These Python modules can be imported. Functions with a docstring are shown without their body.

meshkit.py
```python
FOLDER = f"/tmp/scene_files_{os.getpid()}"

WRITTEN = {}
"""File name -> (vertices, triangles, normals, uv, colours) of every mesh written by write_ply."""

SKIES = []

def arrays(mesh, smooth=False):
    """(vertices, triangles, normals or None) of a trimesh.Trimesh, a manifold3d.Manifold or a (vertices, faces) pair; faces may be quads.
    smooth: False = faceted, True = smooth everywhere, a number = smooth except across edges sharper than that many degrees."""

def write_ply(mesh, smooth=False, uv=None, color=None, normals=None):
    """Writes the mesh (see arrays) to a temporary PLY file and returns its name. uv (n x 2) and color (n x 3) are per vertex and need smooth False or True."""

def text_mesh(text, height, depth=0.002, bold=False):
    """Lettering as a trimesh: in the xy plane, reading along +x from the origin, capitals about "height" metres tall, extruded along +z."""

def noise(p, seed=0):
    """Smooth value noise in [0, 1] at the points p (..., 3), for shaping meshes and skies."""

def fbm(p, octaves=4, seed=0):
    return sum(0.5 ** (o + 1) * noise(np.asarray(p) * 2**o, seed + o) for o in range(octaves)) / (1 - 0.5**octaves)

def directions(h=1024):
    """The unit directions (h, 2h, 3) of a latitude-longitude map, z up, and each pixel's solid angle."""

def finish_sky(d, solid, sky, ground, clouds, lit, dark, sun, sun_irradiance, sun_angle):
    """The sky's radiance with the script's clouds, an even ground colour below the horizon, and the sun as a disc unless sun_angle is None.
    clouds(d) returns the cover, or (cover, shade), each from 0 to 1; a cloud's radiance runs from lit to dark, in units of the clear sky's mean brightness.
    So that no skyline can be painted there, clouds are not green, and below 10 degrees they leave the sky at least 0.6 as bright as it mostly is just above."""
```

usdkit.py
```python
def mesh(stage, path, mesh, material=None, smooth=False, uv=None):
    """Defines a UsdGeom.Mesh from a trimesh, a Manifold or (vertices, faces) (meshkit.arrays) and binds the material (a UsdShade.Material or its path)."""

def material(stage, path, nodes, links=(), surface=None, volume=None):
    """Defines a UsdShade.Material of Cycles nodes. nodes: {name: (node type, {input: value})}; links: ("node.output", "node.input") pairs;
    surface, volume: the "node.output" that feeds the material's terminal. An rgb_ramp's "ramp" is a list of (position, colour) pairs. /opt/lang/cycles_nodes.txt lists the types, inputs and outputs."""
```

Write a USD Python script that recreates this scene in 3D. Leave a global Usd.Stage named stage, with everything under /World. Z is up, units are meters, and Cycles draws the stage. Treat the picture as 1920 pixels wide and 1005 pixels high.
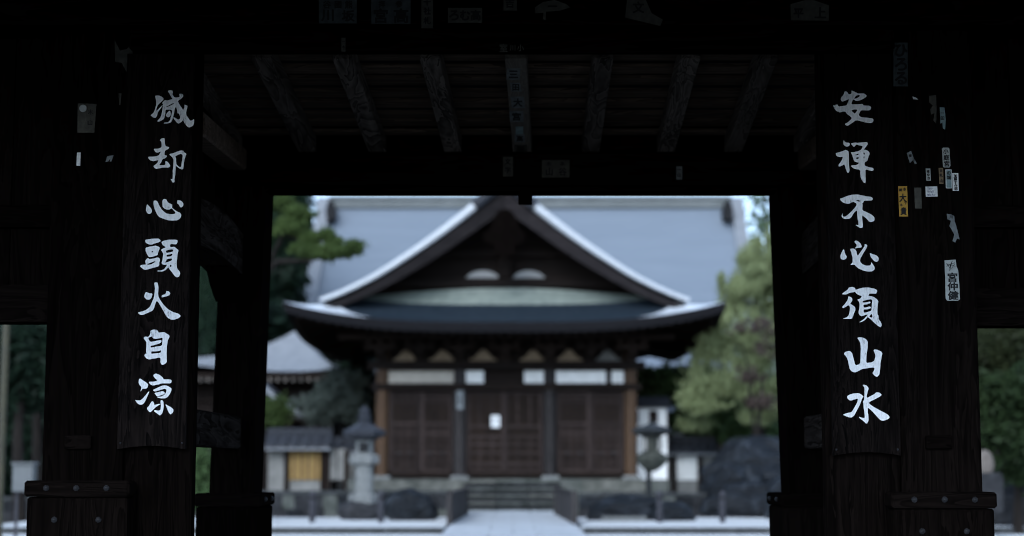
import math, random
import numpy as np
import trimesh
from shapely.geometry import Polygon, box as sbox
from scipy.interpolate import PchipInterpolator
from pxr import Usd, UsdGeom, UsdLux, UsdShade, Gf, Sdf
import usdkit, meshkit

stage = Usd.Stage.CreateInMemory()
UsdGeom.SetStageUpAxis(stage, UsdGeom.Tokens.z)
UsdGeom.SetStageMetersPerUnit(stage, 1.0)
UsdGeom.Xform.Define(stage, '/World')
UsdGeom.Scope.Define(stage, '/World/Looks')

# ------------------------------------------------------------------ camera, sky, sun, exposure
PITCH = 6.56
CAM_Z = 1.15
cam = UsdGeom.Camera.Define(stage, '/World/camera')
cam.AddTranslateOp().Set((0, 0, CAM_Z))
cam.AddRotateXOp().Set(90 + PITCH)
cam.CreateHorizontalApertureAttr(36.0)
cam.CreateVerticalApertureAttr(36.0 * 1005 / 1920)
cam.CreateFocalLengthAttr(60.0)
cam.CreateClippingRangeAttr((0.1, 2000.0))
cam.CreateFStopAttr(1.28)
cam.CreateFocusDistanceAttr(8.98)
cam.CreateExposureAttr(1.1)

SUN_AZ = math.radians(196.0)      # compass bearing of the sun, behind the camera
SUN_EL = math.radians(37.0)
sd = np.array([math.sin(SUN_AZ) * math.cos(SUN_EL), math.cos(SUN_AZ) * math.cos(SUN_EL), math.sin(SUN_EL)])
sun = UsdLux.DistantLight.Define(stage, '/World/sun')
sun.CreateIntensityAttr(0.2)
sun.CreateAngleAttr(30.0)
sun.CreateNormalizeAttr(True)
sun.CreateColorAttr((1.0, 0.97, 0.93))
sun.AddTransformOp().Set(Gf.Matrix4d().SetRotate(Gf.Rotation(Gf.Vec3d(0, 0, 1), Gf.Vec3d(*sd.tolist()))))

sky = UsdLux.DomeLight.Define(stage, '/World/sky')
skym = usdkit.material(stage, '/World/Looks/sky_overcast', {
    's': ('sky_texture', {'sky_type': 'single_scattering', 'sun_disc': False, 'sun_elevation': SUN_EL, 'sun_rotation': SUN_AZ, 'air_density': 1.0, 'aerosol_density': 2.0}),
    'bw': ('rgb_to_bw', {}),
    'grey': ('combine_color', {}),
    'tint': ('mix', {'mix_type': 'multiply', 'fac': 1.0, 'color2': (0.88, 0.98, 1.13)}),
    'tc': ('texture_coordinate', {}),
    'n': ('noise_texture', {'scale': 2.2, 'detail': 5.0, 'roughness': 0.55}),
    'r': ('rgb_ramp', {'ramp': [(0.25, (0.35, 0.35, 0.35)), (0.75, (0.85, 0.85, 0.85))]}),
    'm': ('mix', {'mix_type': 'mix'}),
    'wb': ('mix', {'mix_type': 'multiply', 'fac': 1.0, 'color2': (0.84, 0.99, 1.16)}),
    'b': ('background_shader', {'strength': 0.15})},
    [('s.color', 'bw.color'), ('bw.val', 'grey.r'), ('bw.val', 'grey.g'), ('bw.val', 'grey.b'), ('grey.color', 'tint.color1'),
     ('tc.generated', 'n.vector'), ('n.fac', 'r.fac'), ('r.color', 'm.fac'), ('s.color', 'm.color1'), ('tint.color', 'm.color2'), ('m.color', 'wb.color1'), ('wb.color', 'b.color')],
    surface='b.background')
UsdShade.MaterialBindingAPI.Apply(sky.GetPrim()).Bind(skym)

# ------------------------------------------------------------------ helpers
TH = math.radians(PITCH)
def ray(px, py):
    xc, yc = (px - 960) / 3200.0, (502.5 - py) / 3200.0
    return np.array([xc, math.cos(TH) - yc * math.sin(TH), math.sin(TH) + yc * math.cos(TH)])
CAM = np.array([0, 0, CAM_Z])
def at(px, py, D):
    d = ray(px, py)
    return CAM + d * (D / d[1])
def hit(px, py, p0, n):
    d = ray(px, py)
    return CAM + d * (np.dot(np.asarray(p0) - CAM, n) / np.dot(d, n))

BASE, USED = {}, {}
def numbered(parent, name):
    k = USED.get((parent, name), -1) + 1
    USED[(parent, name)] = k
    return f'{parent}/{name}' if k == 0 else f'{parent}/{name}_{k:03d}'
def tag(prim, label=None, cat=None, group=None, kind=None):
    p = prim.GetPrim() if hasattr(prim, 'GetPrim') else prim
    for k, v in (('label', label), ('category', cat), ('group', group), ('kind', kind)):
        if v:
            p.SetCustomDataByKey(k, v)
    return p
def thing(name, label, cat, loc=(0, 0, 0), group=None):
    path = numbered('/World', name)
    x = UsdGeom.Xform.Define(stage, path)
    x.AddTranslateOp().Set(Gf.Vec3d(*map(float, loc)))
    BASE[path] = np.array(loc, float)
    tag(x, label, cat, group)
    return path
def obj(name, mesh, mat, parent='/World', smooth=False, label=None):
    """one Mesh prim; the mesh is in world coordinates and is moved into its thing's own frame"""
    path = numbered(parent, name)
    if isinstance(mesh, (list, tuple)) and len(mesh) and isinstance(mesh[0], trimesh.Trimesh):
        mesh = trimesh.util.concatenate(list(mesh))
    if isinstance(mesh, tuple):
        v, f = np.asarray(mesh[0], float), np.asarray(mesh[1], int)
        if f.shape[1] == 4:
            f = np.vstack([f[:, [0, 1, 2]], f[:, [0, 2, 3]]])
        mesh = trimesh.Trimesh(v, f, process=False)
    b = BASE.get(parent, np.zeros(3))
    m = mesh.copy()
    m.vertices = m.vertices - b
    p = usdkit.mesh(stage, path, m, MATS[mat], smooth=smooth)
    BASE[path] = b
    if label:
        tag(p, label)
    return path
def single(name, mesh, mat, label=None, cat=None, group=None, kind=None, smooth=False):
    path = obj(name, mesh, mat, smooth=smooth)
    tag(stage.GetPrimAtPath(path), label, cat, group, kind)
    return path
def dup(src, loc, label, group=None, rz=0):
    was = stage.GetPrimAtPath(src)
    name = src.rpartition('/')[2]
    path = numbered('/World', name)
    x = UsdGeom.Xform.Define(stage, path)
    x.AddTranslateOp().Set(Gf.Vec3d(*map(float, loc)))
    if rz:
        x.AddRotateZOp().Set(rz)
    x.GetPrim().GetReferences().AddInternalReference(was.GetPath())
    x.GetPrim().SetInstanceable(True)
    tag(x, label, was.GetCustomDataByKey('category'), group or was.GetCustomDataByKey('group'))
    return path

def bx(x0, x1, y0, y1, z0, z1, c=0.0):
    """a box, chamfered by c"""
    x0, x1, y0, y1, z0, z1 = min(x0, x1), max(x0, x1), min(y0, y1), max(y0, y1), min(z0, z1), max(z0, z1)
    if c <= 0:
        m = trimesh.creation.box(extents=(x1 - x0, y1 - y0, z1 - z0))
        m.apply_translation(((x0 + x1) / 2, (y0 + y1) / 2, (z0 + z1) / 2))
        return m
    pts = []
    for sx, sy, sz in np.ndindex(2, 2, 2):
        x, y, z = (x0, x1)[sx], (y0, y1)[sy], (z0, z1)[sz]
        dx, dy, dz = (c, -c)[sx], (c, -c)[sy], (c, -c)[sz]
        pts += [(x, y + dy, z + dz), (x + dx, y, z + dz), (x + dx, y + dy, z)]
    return trimesh.convex.convex_hull(np.array(pts))
def bar(p, q, w, h, c=0.0):
    """a beam from p to q, w wide across and h high"""
    p, q = np.asarray(p, float), np.asarray(q, float)
    L = np.linalg.norm(q - p)
    m = bx(-w / 2, w / 2, 0, L, -h / 2, h / 2, c)
    d = (q - p) / L
    side = np.cross(d, (0, 0, 1.0))
    if np.linalg.norm(side) < 1e-6:
        side = np.array([1.0, 0, 0])
    side /= np.linalg.norm(side)
    up = np.cross(side, d)
    T = np.eye(4)
    T[:3, 0], T[:3, 1], T[:3, 2], T[:3, 3] = side, d, up, p
    m.apply_transform(T)
    return m
def tube(path, radii, n=10, cap=True):
    path = np.asarray(path, float)
    radii = np.broadcast_to(np.asarray(radii, float), len(path))
    tang = np.gradient(path, axis=0)
    tang /= np.linalg.norm(tang, axis=1, keepdims=True) + 1e-12
    ref = np.array([0.31, 0.17, 0.93])
    V, Fc = [], []
    for p, t, r in zip(path, tang, radii):
        a = np.cross(t, ref); a /= np.linalg.norm(a) + 1e-9
        b = np.cross(t, a)
        ang = np.arange(n) / n * 2 * math.pi
        V.append(p + r * (np.cos(ang)[:, None] * a + np.sin(ang)[:, None] * b))
    V = np.vstack(V)
    for i in range(len(path) - 1):
        for k in range(n):
            a, b = i * n + k, i * n + (k + 1) % n
            Fc += [(a, b, b + n), (a, b + n, a + n)]
    if cap:
        V = np.vstack([V, path[0], path[-1]])
        for k in range(n):
            Fc.append((len(V) - 2, (k + 1) % n, k))
            o = (len(path) - 1) * n
            Fc.append((len(V) - 1, o + k, o + (k + 1) % n))
    return trimesh.Trimesh(V, Fc, process=False)
def lathe(prof, loc, n=24, rot=0.0):
    prof = np.asarray(prof, float)
    ang = np.arange(n) / n * 2 * math.pi + rot
    V = np.array([(r * math.cos(a), r * math.sin(a), z) for r, z in prof for a in ang]) + np.asarray(loc)
    Fc = []
    for i in range(len(prof) - 1):
        for k in range(n):
            a, b = i * n + k, i * n + (k + 1) % n
            Fc += [(a, b, b + n), (a, b + n, a + n)]
    V = np.vstack([V, [V[:n].mean(0)], [V[-n:].mean(0)]])
    for k in range(n):
        Fc.append((len(V) - 2, (k + 1) % n, k))
        o = (len(prof) - 1) * n
        Fc.append((len(V) - 1, o + k, o + (k + 1) % n))
    return trimesh.Trimesh(V, Fc, process=False)
def grid(fn, us, vs):
    us, vs = list(us), list(vs)
    V = np.array([fn(u, v) for v in vs for u in us])
    nu = len(us)
    Fc = [(j * nu + i, j * nu + i + 1, (j + 1) * nu + i + 1, (j + 1) * nu + i) for j in range(len(vs) - 1) for i in range(nu - 1)]
    Fc = np.array(Fc)
    return trimesh.Trimesh(V, np.vstack([Fc[:, [0, 1, 2]], Fc[:, [0, 2, 3]]]), process=False)
def prism(poly, y0, y1):
    """an outline in the xz plane given depth from y0 to y1"""
    P = poly if isinstance(poly, Polygon) else Polygon(poly)
    m = trimesh.creation.extrude_polygon(P.buffer(0), 1.0, engine='earcut')
    v = m.vertices.copy()
    m.vertices = np.column_stack([v[:, 0], y1 + (y0 - y1) * v[:, 2], v[:, 1]])
    return m
def prismx(poly, x0, x1):
    """an outline in the yz plane given width from x0 to x1"""
    m = trimesh.creation.extrude_polygon(Polygon(poly).buffer(0), 1.0, engine='earcut')
    v = m.vertices.copy()
    m.vertices = np.column_stack([x0 + (x1 - x0) * v[:, 2], v[:, 0], v[:, 1]])
    return m
def rock(c, r, seed, rough=0.35, sub=3, flat=0.0):
    m = trimesh.creation.icosphere(subdivisions=sub)
    v = m.vertices.copy()
    n1 = meshkit.fbm(v * 1.3 + seed * 7.1, 4, seed) - 0.5
    ridge = np.abs(meshkit.noise(v * 2.1 + seed * 3.3, seed + 9) - 0.5)
    v = v * (1 + rough * 2.0 * n1 - rough * 0.6 * ridge)[:, None]
    if flat:
        v[:, 2] = np.where(v[:, 2] > flat, flat + (v[:, 2] - flat) * 0.35, v[:, 2])
    m.vertices = v * np.asarray(r) + np.asarray(c)
    return m
def block(c, r, seed):
    """a rough squared stone"""
    R = np.random.RandomState(seed)
    pts = []
    for s in np.ndindex(2, 2, 2):
        s = np.array(s) * 2 - 1
        for k in range(3):
            q = s * 1.0
            q[k] *= 0.72 + 0.12 * R.rand()
            pts.append(q * (0.93 + 0.12 * R.rand(3)))
    return trimesh.convex.convex_hull(np.array(pts) * np.asarray(r) + np.asarray(c))

# ------------------------------------------------------------------ materials
MATS = {}
def mat(name, nodes, links, surface='p.BSDF', volume=None):
    MATS[name] = usdkit.material(stage, '/World/Looks/' + name, nodes, links, surface=surface)
def wood(name, c1, c2, axis, rough=0.7, fine=38.0, spec=0.25, bump=0.25, rings=0.0):
    s = [fine, fine, fine]; s[axis] = fine * 0.035
    b = [7.0, 7.0, 7.0]; b[axis] = 0.7
    mat(name, {'tc': ('texture_coordinate', {}), 'oi': ('object_info', {}),
               'off': ('vector_math', {'math_type': 'multiply_add', 'vector2': (1.0, 1.0, 1.0)}),
               'k': ('vector_math', {'math_type': 'scale', 'scale': 17.0}), 'cx': ('combine_xyz', {}),
               'm1': ('mapping', {'scale': s}), 'm2': ('mapping', {'scale': b}),
               'n1': ('noise_texture', {'scale': 1.0, 'detail': 5.0, 'roughness': 0.65, 'distortion': 0.25}),
               'n2': ('noise_texture', {'scale': 1.0, 'detail': 4.0, 'distortion': 1.2}),
               'w': ('math', {'math_type': 'multiply', 'value2': 9.0 + rings}), 'wf': ('math', {'math_type': 'fraction'}),
               'mx': ('mix_float', {'fac': 0.35}),
               'r': ('rgb_ramp', {'ramp': [(0.28, c1), (0.72, c2)]}),
               'vr': ('map_range', {'to_min': 0.62, 'to_max': 1.32}), 'vc': ('combine_color', {}), 'vm': ('mix', {'mix_type': 'multiply', 'fac': 1.0}),
               'bp': ('bump', {'strength': bump, 'distance': 0.004}),
               'p': ('principled_bsdf', {'roughness': rough, 'specular_ior_level': spec})},
        [('tc.object', 'off.vector1'), ('oi.random', 'cx.x'), ('oi.random', 'cx.y'), ('cx.vector', 'k.vector1'), ('k.vector', 'off.vector3'),
         ('off.vector', 'm1.vector'), ('off.vector', 'm2.vector'), ('m1.vector', 'n1.vector'), ('m2.vector', 'n2.vector'),
         ('n2.fac', 'w.value1'), ('w.value', 'wf.value1'), ('n1.fac', 'mx.a'), ('wf.value', 'mx.b'), ('mx.result', 'r.fac'),
         ('oi.random', 'vr.value'), ('vr.result', 'vc.r'), ('vr.result', 'vc.g'), ('vr.result', 'vc.b'), ('r.color', 'vm.color1'), ('vc.color', 'vm.color2'),
         ('vm.color', 'p.base_color'), ('mx.result', 'bp.height'), ('bp.normal', 'p.normal')])
def plain(name, c1, c2, scale=6.0, rough=0.6, spec=0.12, bump=0.2, dist=0.01, metallic=0.0, detail=5.0, stretch=(1, 1, 1)):
    mat(name, {'tc': ('texture_coordinate', {}), 'mp': ('mapping', {'scale': stretch}),
               'n': ('noise_texture', {'scale': scale, 'detail': detail, 'roughness': 0.6}),
               'r': ('rgb_ramp', {'ramp': [(0.3, c1), (0.7, c2)]}),
               'bp': ('bump', {'strength': bump, 'distance': dist}),
               'p': ('principled_bsdf', {'roughness': rough, 'specular_ior_level': spec, 'metallic': metallic})},
        [('tc.object', 'mp.vector'), ('mp.vector', 'n.vector'), ('n.fac', 'r.fac'), ('r.color', 'p.base_color'), ('n.fac', 'bp.height'), ('bp.normal', 'p.normal')])
def leaf(name, dark, light, trans=0.35, warm=None):
    stops = [(0.0, dark), (0.6, light), (1.0, warm or tuple(1.35 * c for c in light))]
    mat(name, {'g': ('geometry', {}), 'n': ('noise_texture', {'scale': 0.9, 'detail': 3.0}),
               'mx': ('mix_float', {'fac': 0.5}), 'r': ('rgb_ramp', {'ramp': stops}),
               'd': ('principled_bsdf', {'roughness': 0.55, 'specular_ior_level': 0.08}),
               't': ('translucent_bsdf', {}), 'mc': ('mix_closure', {'fac': trans})},
        [('g.position', 'n.vector'), ('g.random_per_island', 'mx.a'), ('n.fac', 'mx.b'), ('mx.result', 'r.fac'),
         ('r.color', 'd.base_color'), ('r.color', 't.color'), ('d.BSDF', 'mc.closure1'), ('t.BSDF', 'mc.closure2')], surface='mc.closure')

for ax, nm in enumerate(('x', 'y', 'z')):
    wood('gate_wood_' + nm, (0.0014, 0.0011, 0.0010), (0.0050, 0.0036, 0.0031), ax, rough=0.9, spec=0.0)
    wood('hall_wood_' + nm, (0.0040, 0.0026, 0.0020), (0.0150, 0.0093, 0.0068), ax, fine=20.0, spec=0.08)
wood('plaque_wood', (0.0013, 0.0011, 0.0011), (0.0110, 0.0081, 0.0073), 2, fine=60.0, rough=0.75, spec=0.012, bump=0.35, rings=6.0)
wood('rafter_wood', (0.01035, 0.008625, 0.007935), (0.1466, 0.1242, 0.1104), 1, fine=11.0, rough=0.8, spec=0.1)
wood('ceiling_wood', (0.0272, 0.0187, 0.01445), (0.1275, 0.0918, 0.0697), 0, fine=16.0, rough=0.85, spec=0.1)
wood('pale_wood', (0.0744, 0.06324, 0.05357), (0.1339, 0.1176, 0.1004), 1, fine=20.0)
wood('lattice_wood', (0.01197, 0.008122, 0.007268), (0.04104, 0.02907, 0.02565), 2, fine=16.0, spec=0.1)
wood('grey_wood', (0.011, 0.0099, 0.0099), (0.04125, 0.0363, 0.0352), 2, fine=12.0, spec=0.12)
wood('bargeboard_wood', (0.005, 0.0045, 0.005), (0.020, 0.0165, 0.0165), 0, fine=12.0, spec=0.05)
wood('tie_wood', (0.0032, 0.00256, 0.0024), (0.024, 0.02, 0.0184), 1, fine=22.0, rough=0.9, spec=0.0)
wood('warm_wood', (0.0204, 0.01156, 0.00612), (0.0578, 0.0306, 0.01496), 2, fine=12.0)
plain('iron', (0.0048, 0.0048, 0.0056), (0.014, 0.0136, 0.0144), 30.0, 0.5, 0.10, 0.3, 0.002)
plain('rivet_iron', (0.0072, 0.0072, 0.0078), (0.018, 0.018, 0.0198), 60.0, 0.4, 0.10, 0.2, 0.001)
plain('hall_roof', (0.006, 0.010, 0.014), (0.016, 0.022, 0.029), 9.0, 0.6, 0.05, 0.3, 0.01)  # near-black tone includes the dark gable reflection on the front skirt
plain('sky_glint', (0.40, 0.42, 0.44), (0.50, 0.52, 0.54), 9.0, 0.35, 0.5, 0.04, 0.004)  # pale roof tone with the bright sky reflection painted in
plain('roof_edge', (0.3168, 0.33, 0.3432), (0.4048, 0.418, 0.4312), 9.0, 0.35, 0.6, 0.05, 0.005)
plain('verdigris', (0.0975, 0.1162, 0.1013), (0.1575, 0.18, 0.1537), 5.0, 0.6, 0.4, 0.1)
plain('shingle_edge', (0.005, 0.005, 0.006), (0.015, 0.014, 0.015), 40.0, 0.8, 0.04, 0.3, 0.01, stretch=(0.3, 1, 6))
plain('big_roof', (0.126, 0.149, 0.177), (0.144, 0.168, 0.197), 1.2, 0.55, 0.12, 0.03, 0.005, stretch=(0.25, 3, 3))
plain('ridge_grey', (0.1155, 0.1239, 0.1208), (0.147, 0.1554, 0.1522), 2.0, 0.7, 0.1, 0.05)
plain('pale_roof', (0.1369, 0.1454, 0.1568), (0.1825, 0.1911, 0.2024), 3.0, 0.5, 0.5, 0.1, 0.01)
plain('tile', (0.0128, 0.0136, 0.0168), (0.036, 0.0384, 0.044), 14.0, 0.4, 0.10, 0.15, 0.005)
plain('plaster', (0.60, 0.585, 0.555), (0.74, 0.73, 0.70), 5.0, 0.85, 0.2, 0.1, 0.004)
plain('white_wall', (0.76, 0.76, 0.75), (0.84, 0.84, 0.83), 5.0, 0.9, 0.1, 0.05)
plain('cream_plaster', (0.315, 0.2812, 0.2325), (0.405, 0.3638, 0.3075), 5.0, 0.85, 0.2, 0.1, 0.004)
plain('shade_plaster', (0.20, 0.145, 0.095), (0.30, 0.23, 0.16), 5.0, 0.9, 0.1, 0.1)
plain('dull_plaster', (0.225, 0.225, 0.2213), (0.3, 0.3, 0.2925), 5.0, 0.9, 0.1, 0.1)
plain('ochre_plaster', (0.17, 0.1062, 0.03825), (0.255, 0.1658, 0.06375), 4.0, 0.9, 0.15, 0.15, 0.005)
plain('grey_plaster', (0.11, 0.108, 0.10), (0.19, 0.185, 0.172), 4.0, 0.9, 0.2, 0.15, 0.005)
plain('granite', (0.0927, 0.09621, 0.09405), (0.1782, 0.1818, 0.1746), 18.0, 0.75, 0.10, 0.35, 0.01)
plain('mossy_stone', (0.026, 0.0312, 0.0247), (0.1105, 0.1131, 0.1027), 5.0, 0.8, 0.10, 0.5, 0.02)
plain('step_stone', (0.03415, 0.03726, 0.03105), (0.132, 0.1289, 0.1118), 4.0, 0.7, 0.10, 0.4, 0.02)
mat('dark_rock', {'tc': ('texture_coordinate', {}), 'n': ('noise_texture', {'scale': 2.6, 'detail': 8.0, 'roughness': 0.7, 'distortion': 0.6}),
                  'r': ('rgb_ramp', {'ramp': [(0.30, (0.001, 0.0013, 0.0018)), (0.50, (0.0035, 0.0045, 0.0058)), (0.60, (0.011, 0.0135, 0.017)), (0.72, (0.09, 0.10, 0.112))]}),  # palest stop paints wet sky highlights into the rock colour
                  'bp': ('bump', {'strength': 0.9, 'distance': 0.12}), 'p': ('principled_bsdf', {'roughness': 0.45, 'specular_ior_level': 0.2})},
    [('tc.object', 'n.vector'), ('n.fac', 'r.fac'), ('r.color', 'p.base_color'), ('n.fac', 'bp.height'), ('bp.normal', 'p.normal')])
plain('garden_stone', (0.008, 0.0085, 0.0095), (0.032, 0.032, 0.034), 5.0, 0.6, 0.10, 0.6, 0.04)
plain('bronze', (0.008, 0.0088, 0.0096), (0.022, 0.024, 0.024), 12.0, 0.45, 0.10, 0.2, 0.005)
plain('patina', (0.01925, 0.021, 0.0175), (0.0455, 0.04725, 0.0385), 9.0, 0.55, 0.10, 0.2, 0.005)
plain('gravel', (0.33, 0.34, 0.345), (0.50, 0.51, 0.51), 45.0, 0.9, 0.2, 0.5, 0.02)
plain('path_stone', (0.2464, 0.2596, 0.2728), (0.352, 0.3696, 0.3828), 12.0, 0.55, 0.4, 0.2, 0.01)
plain('kerb_stone', (0.02, 0.022, 0.022), (0.055, 0.057, 0.057), 12.0, 0.7, 0.10, 0.4, 0.01)
plain('soil', (0.03, 0.029, 0.024), (0.07, 0.066, 0.055), 3.0, 0.95, 0.1, 0.4, 0.03)
plain('hill_green', (0.018, 0.03, 0.014), (0.045, 0.065, 0.03), 0.35, 1.0, 0.0, 1.0, 1.2)
plain('bark', (0.0044, 0.0032, 0.0026), (0.014, 0.011, 0.009), 7.0, 0.9, 0.15, 0.7, 0.04, stretch=(1, 1, 0.3))
plain('metal_box', (0.05775, 0.063, 0.06405), (0.07875, 0.084, 0.08557), 5.0, 0.45, 0.5, 0.05)
plain('bamboo', (0.018, 0.0162, 0.0072), (0.036, 0.0312, 0.0132), 6.0, 0.5, 0.4, 0.1)
plain('dark_post', (0.02, 0.02, 0.024), (0.045, 0.044, 0.05), 10.0, 0.6, 0.10, 0.2)
plain('lamp_dark', (0.006, 0.006, 0.007), (0.012, 0.012, 0.013), 3.0)
plain('pale_stone', (0.0867, 0.0714, 0.0612), (0.1377, 0.1173, 0.102), 6.0, 0.8, 0.2, 0.3)
plain('paper_white', (0.55, 0.56, 0.56), (0.72, 0.73, 0.73), 25.0, 0.9, 0.1, 0.05)
plain('paper_grey', (0.24, 0.26, 0.25), (0.40, 0.41, 0.40), 22.0, 0.9, 0.1, 0.05)
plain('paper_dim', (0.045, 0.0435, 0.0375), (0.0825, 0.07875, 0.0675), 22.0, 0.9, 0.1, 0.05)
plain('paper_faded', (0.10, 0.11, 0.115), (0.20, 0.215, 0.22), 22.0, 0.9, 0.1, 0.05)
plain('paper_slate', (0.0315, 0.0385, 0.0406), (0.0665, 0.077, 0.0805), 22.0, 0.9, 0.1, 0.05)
plain('paper_yellow', (0.36, 0.20, 0.035), (0.48, 0.28, 0.06), 22.0, 0.9, 0.1, 0.05)
plain('paper_brown', (0.14, 0.10, 0.06), (0.22, 0.16, 0.10), 22.0, 0.9, 0.1, 0.05)
plain('paper_teal', (0.13, 0.20, 0.21), (0.24, 0.32, 0.33), 22.0, 0.9, 0.1, 0.05)
plain('ink', (0.008, 0.008, 0.009), (0.014, 0.014, 0.015), 22.0, 0.7, 0.2, 0.0)
plain('ink_blue', (0.02, 0.03, 0.10), (0.04, 0.05, 0.15), 22.0, 0.7, 0.2, 0.0)
# brushed white paint, worn through along the strokes
mat('white_paint', {'tc': ('texture_coordinate', {}), 'mp': ('mapping', {'rotation': (0, 0.6, 0), 'scale': (150.0, 30.0, 34.0)}),
                    'n': ('noise_texture', {'scale': 1.0, 'detail': 4.0, 'roughness': 0.7}),
                    'm2': ('mapping', {'scale': (5.0, 5.0, 2.2)}), 'n2': ('noise_texture', {'scale': 1.0, 'detail': 3.0}),
                    'ad': ('math', {'math_type': 'multiply_add', 'value2': 0.45}),
                    'r': ('rgb_ramp', {'ramp': [(0.515, (0.08, 0.085, 0.10)), (0.575, (0.64, 0.65, 0.66)), (0.78, (0.80, 0.81, 0.82))]}),
                    'p': ('principled_bsdf', {'roughness': 0.7, 'specular_ior_level': 0.25})},
    [('tc.object', 'mp.vector'), ('mp.vector', 'n.vector'), ('tc.object', 'm2.vector'), ('m2.vector', 'n2.vector'), ('n2.fac', 'ad.value1'), ('n.fac', 'ad.value3'),
     ('ad.value', 'r.fac'), ('r.color', 'p.base_color')])
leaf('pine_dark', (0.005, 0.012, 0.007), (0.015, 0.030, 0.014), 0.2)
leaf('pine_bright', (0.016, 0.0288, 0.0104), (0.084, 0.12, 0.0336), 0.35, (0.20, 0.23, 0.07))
leaf('cypress_light', (0.060, 0.078, 0.036), (0.35, 0.39, 0.19), 0.45, (0.62, 0.64, 0.36))
leaf('leaf_deep', (0.008, 0.015, 0.006), (0.028, 0.043, 0.016), 0.3)
leaf('conifer_dark', (0.00425, 0.00935, 0.00595), (0.0119, 0.0221, 0.01275), 0.2)
leaf('leaf_mid', (0.023, 0.0437, 0.0184), (0.0782, 0.1196, 0.0437), 0.3)
leaf('leaf_olive', (0.008, 0.0112, 0.0048), (0.0272, 0.032, 0.0128), 0.3, (0.06, 0.038, 0.02))
leaf('leaf_rust', (0.03, 0.024, 0.020), (0.085, 0.06, 0.05), 0.3)
leaf('leaf_grey', (0.0308, 0.0396, 0.0308), (0.099, 0.1144, 0.099), 0.3, (0.08, 0.055, 0.03))

# ------------------------------------------------------------------ ground
def struct(name, mesh, m, smooth=False):
    return single(name, mesh, m, kind='structure', smooth=smooth)
struct('ground', bx(-400, 400, -120, 600, -1.0, 0.0), 'soil')
struct('court', bx(-14, 14, 21.0, 28.5, 0.0, 0.006), 'gravel')
struct('gravel_bed', [bx(-9.0, -1.15, 28.58, 34.3, 0.0, 0.10), bx(1.2, 9.0, 28.58, 34.3, 0.0, 0.10)], 'gravel')
hx = np.linspace(-220, 220, 60)
struct('hills', grid(lambda u, v: np.array([u, 95 + 130 * v, (10 + 16 * v) * (0.55 + 0.45 * float(meshkit.noise(np.array([u / 45.0, v * 2, 3.0])))) * min(1, v * 6) - 0.5]), hx, np.linspace(0, 1, 14)), 'hill_green', smooth=True)
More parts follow.
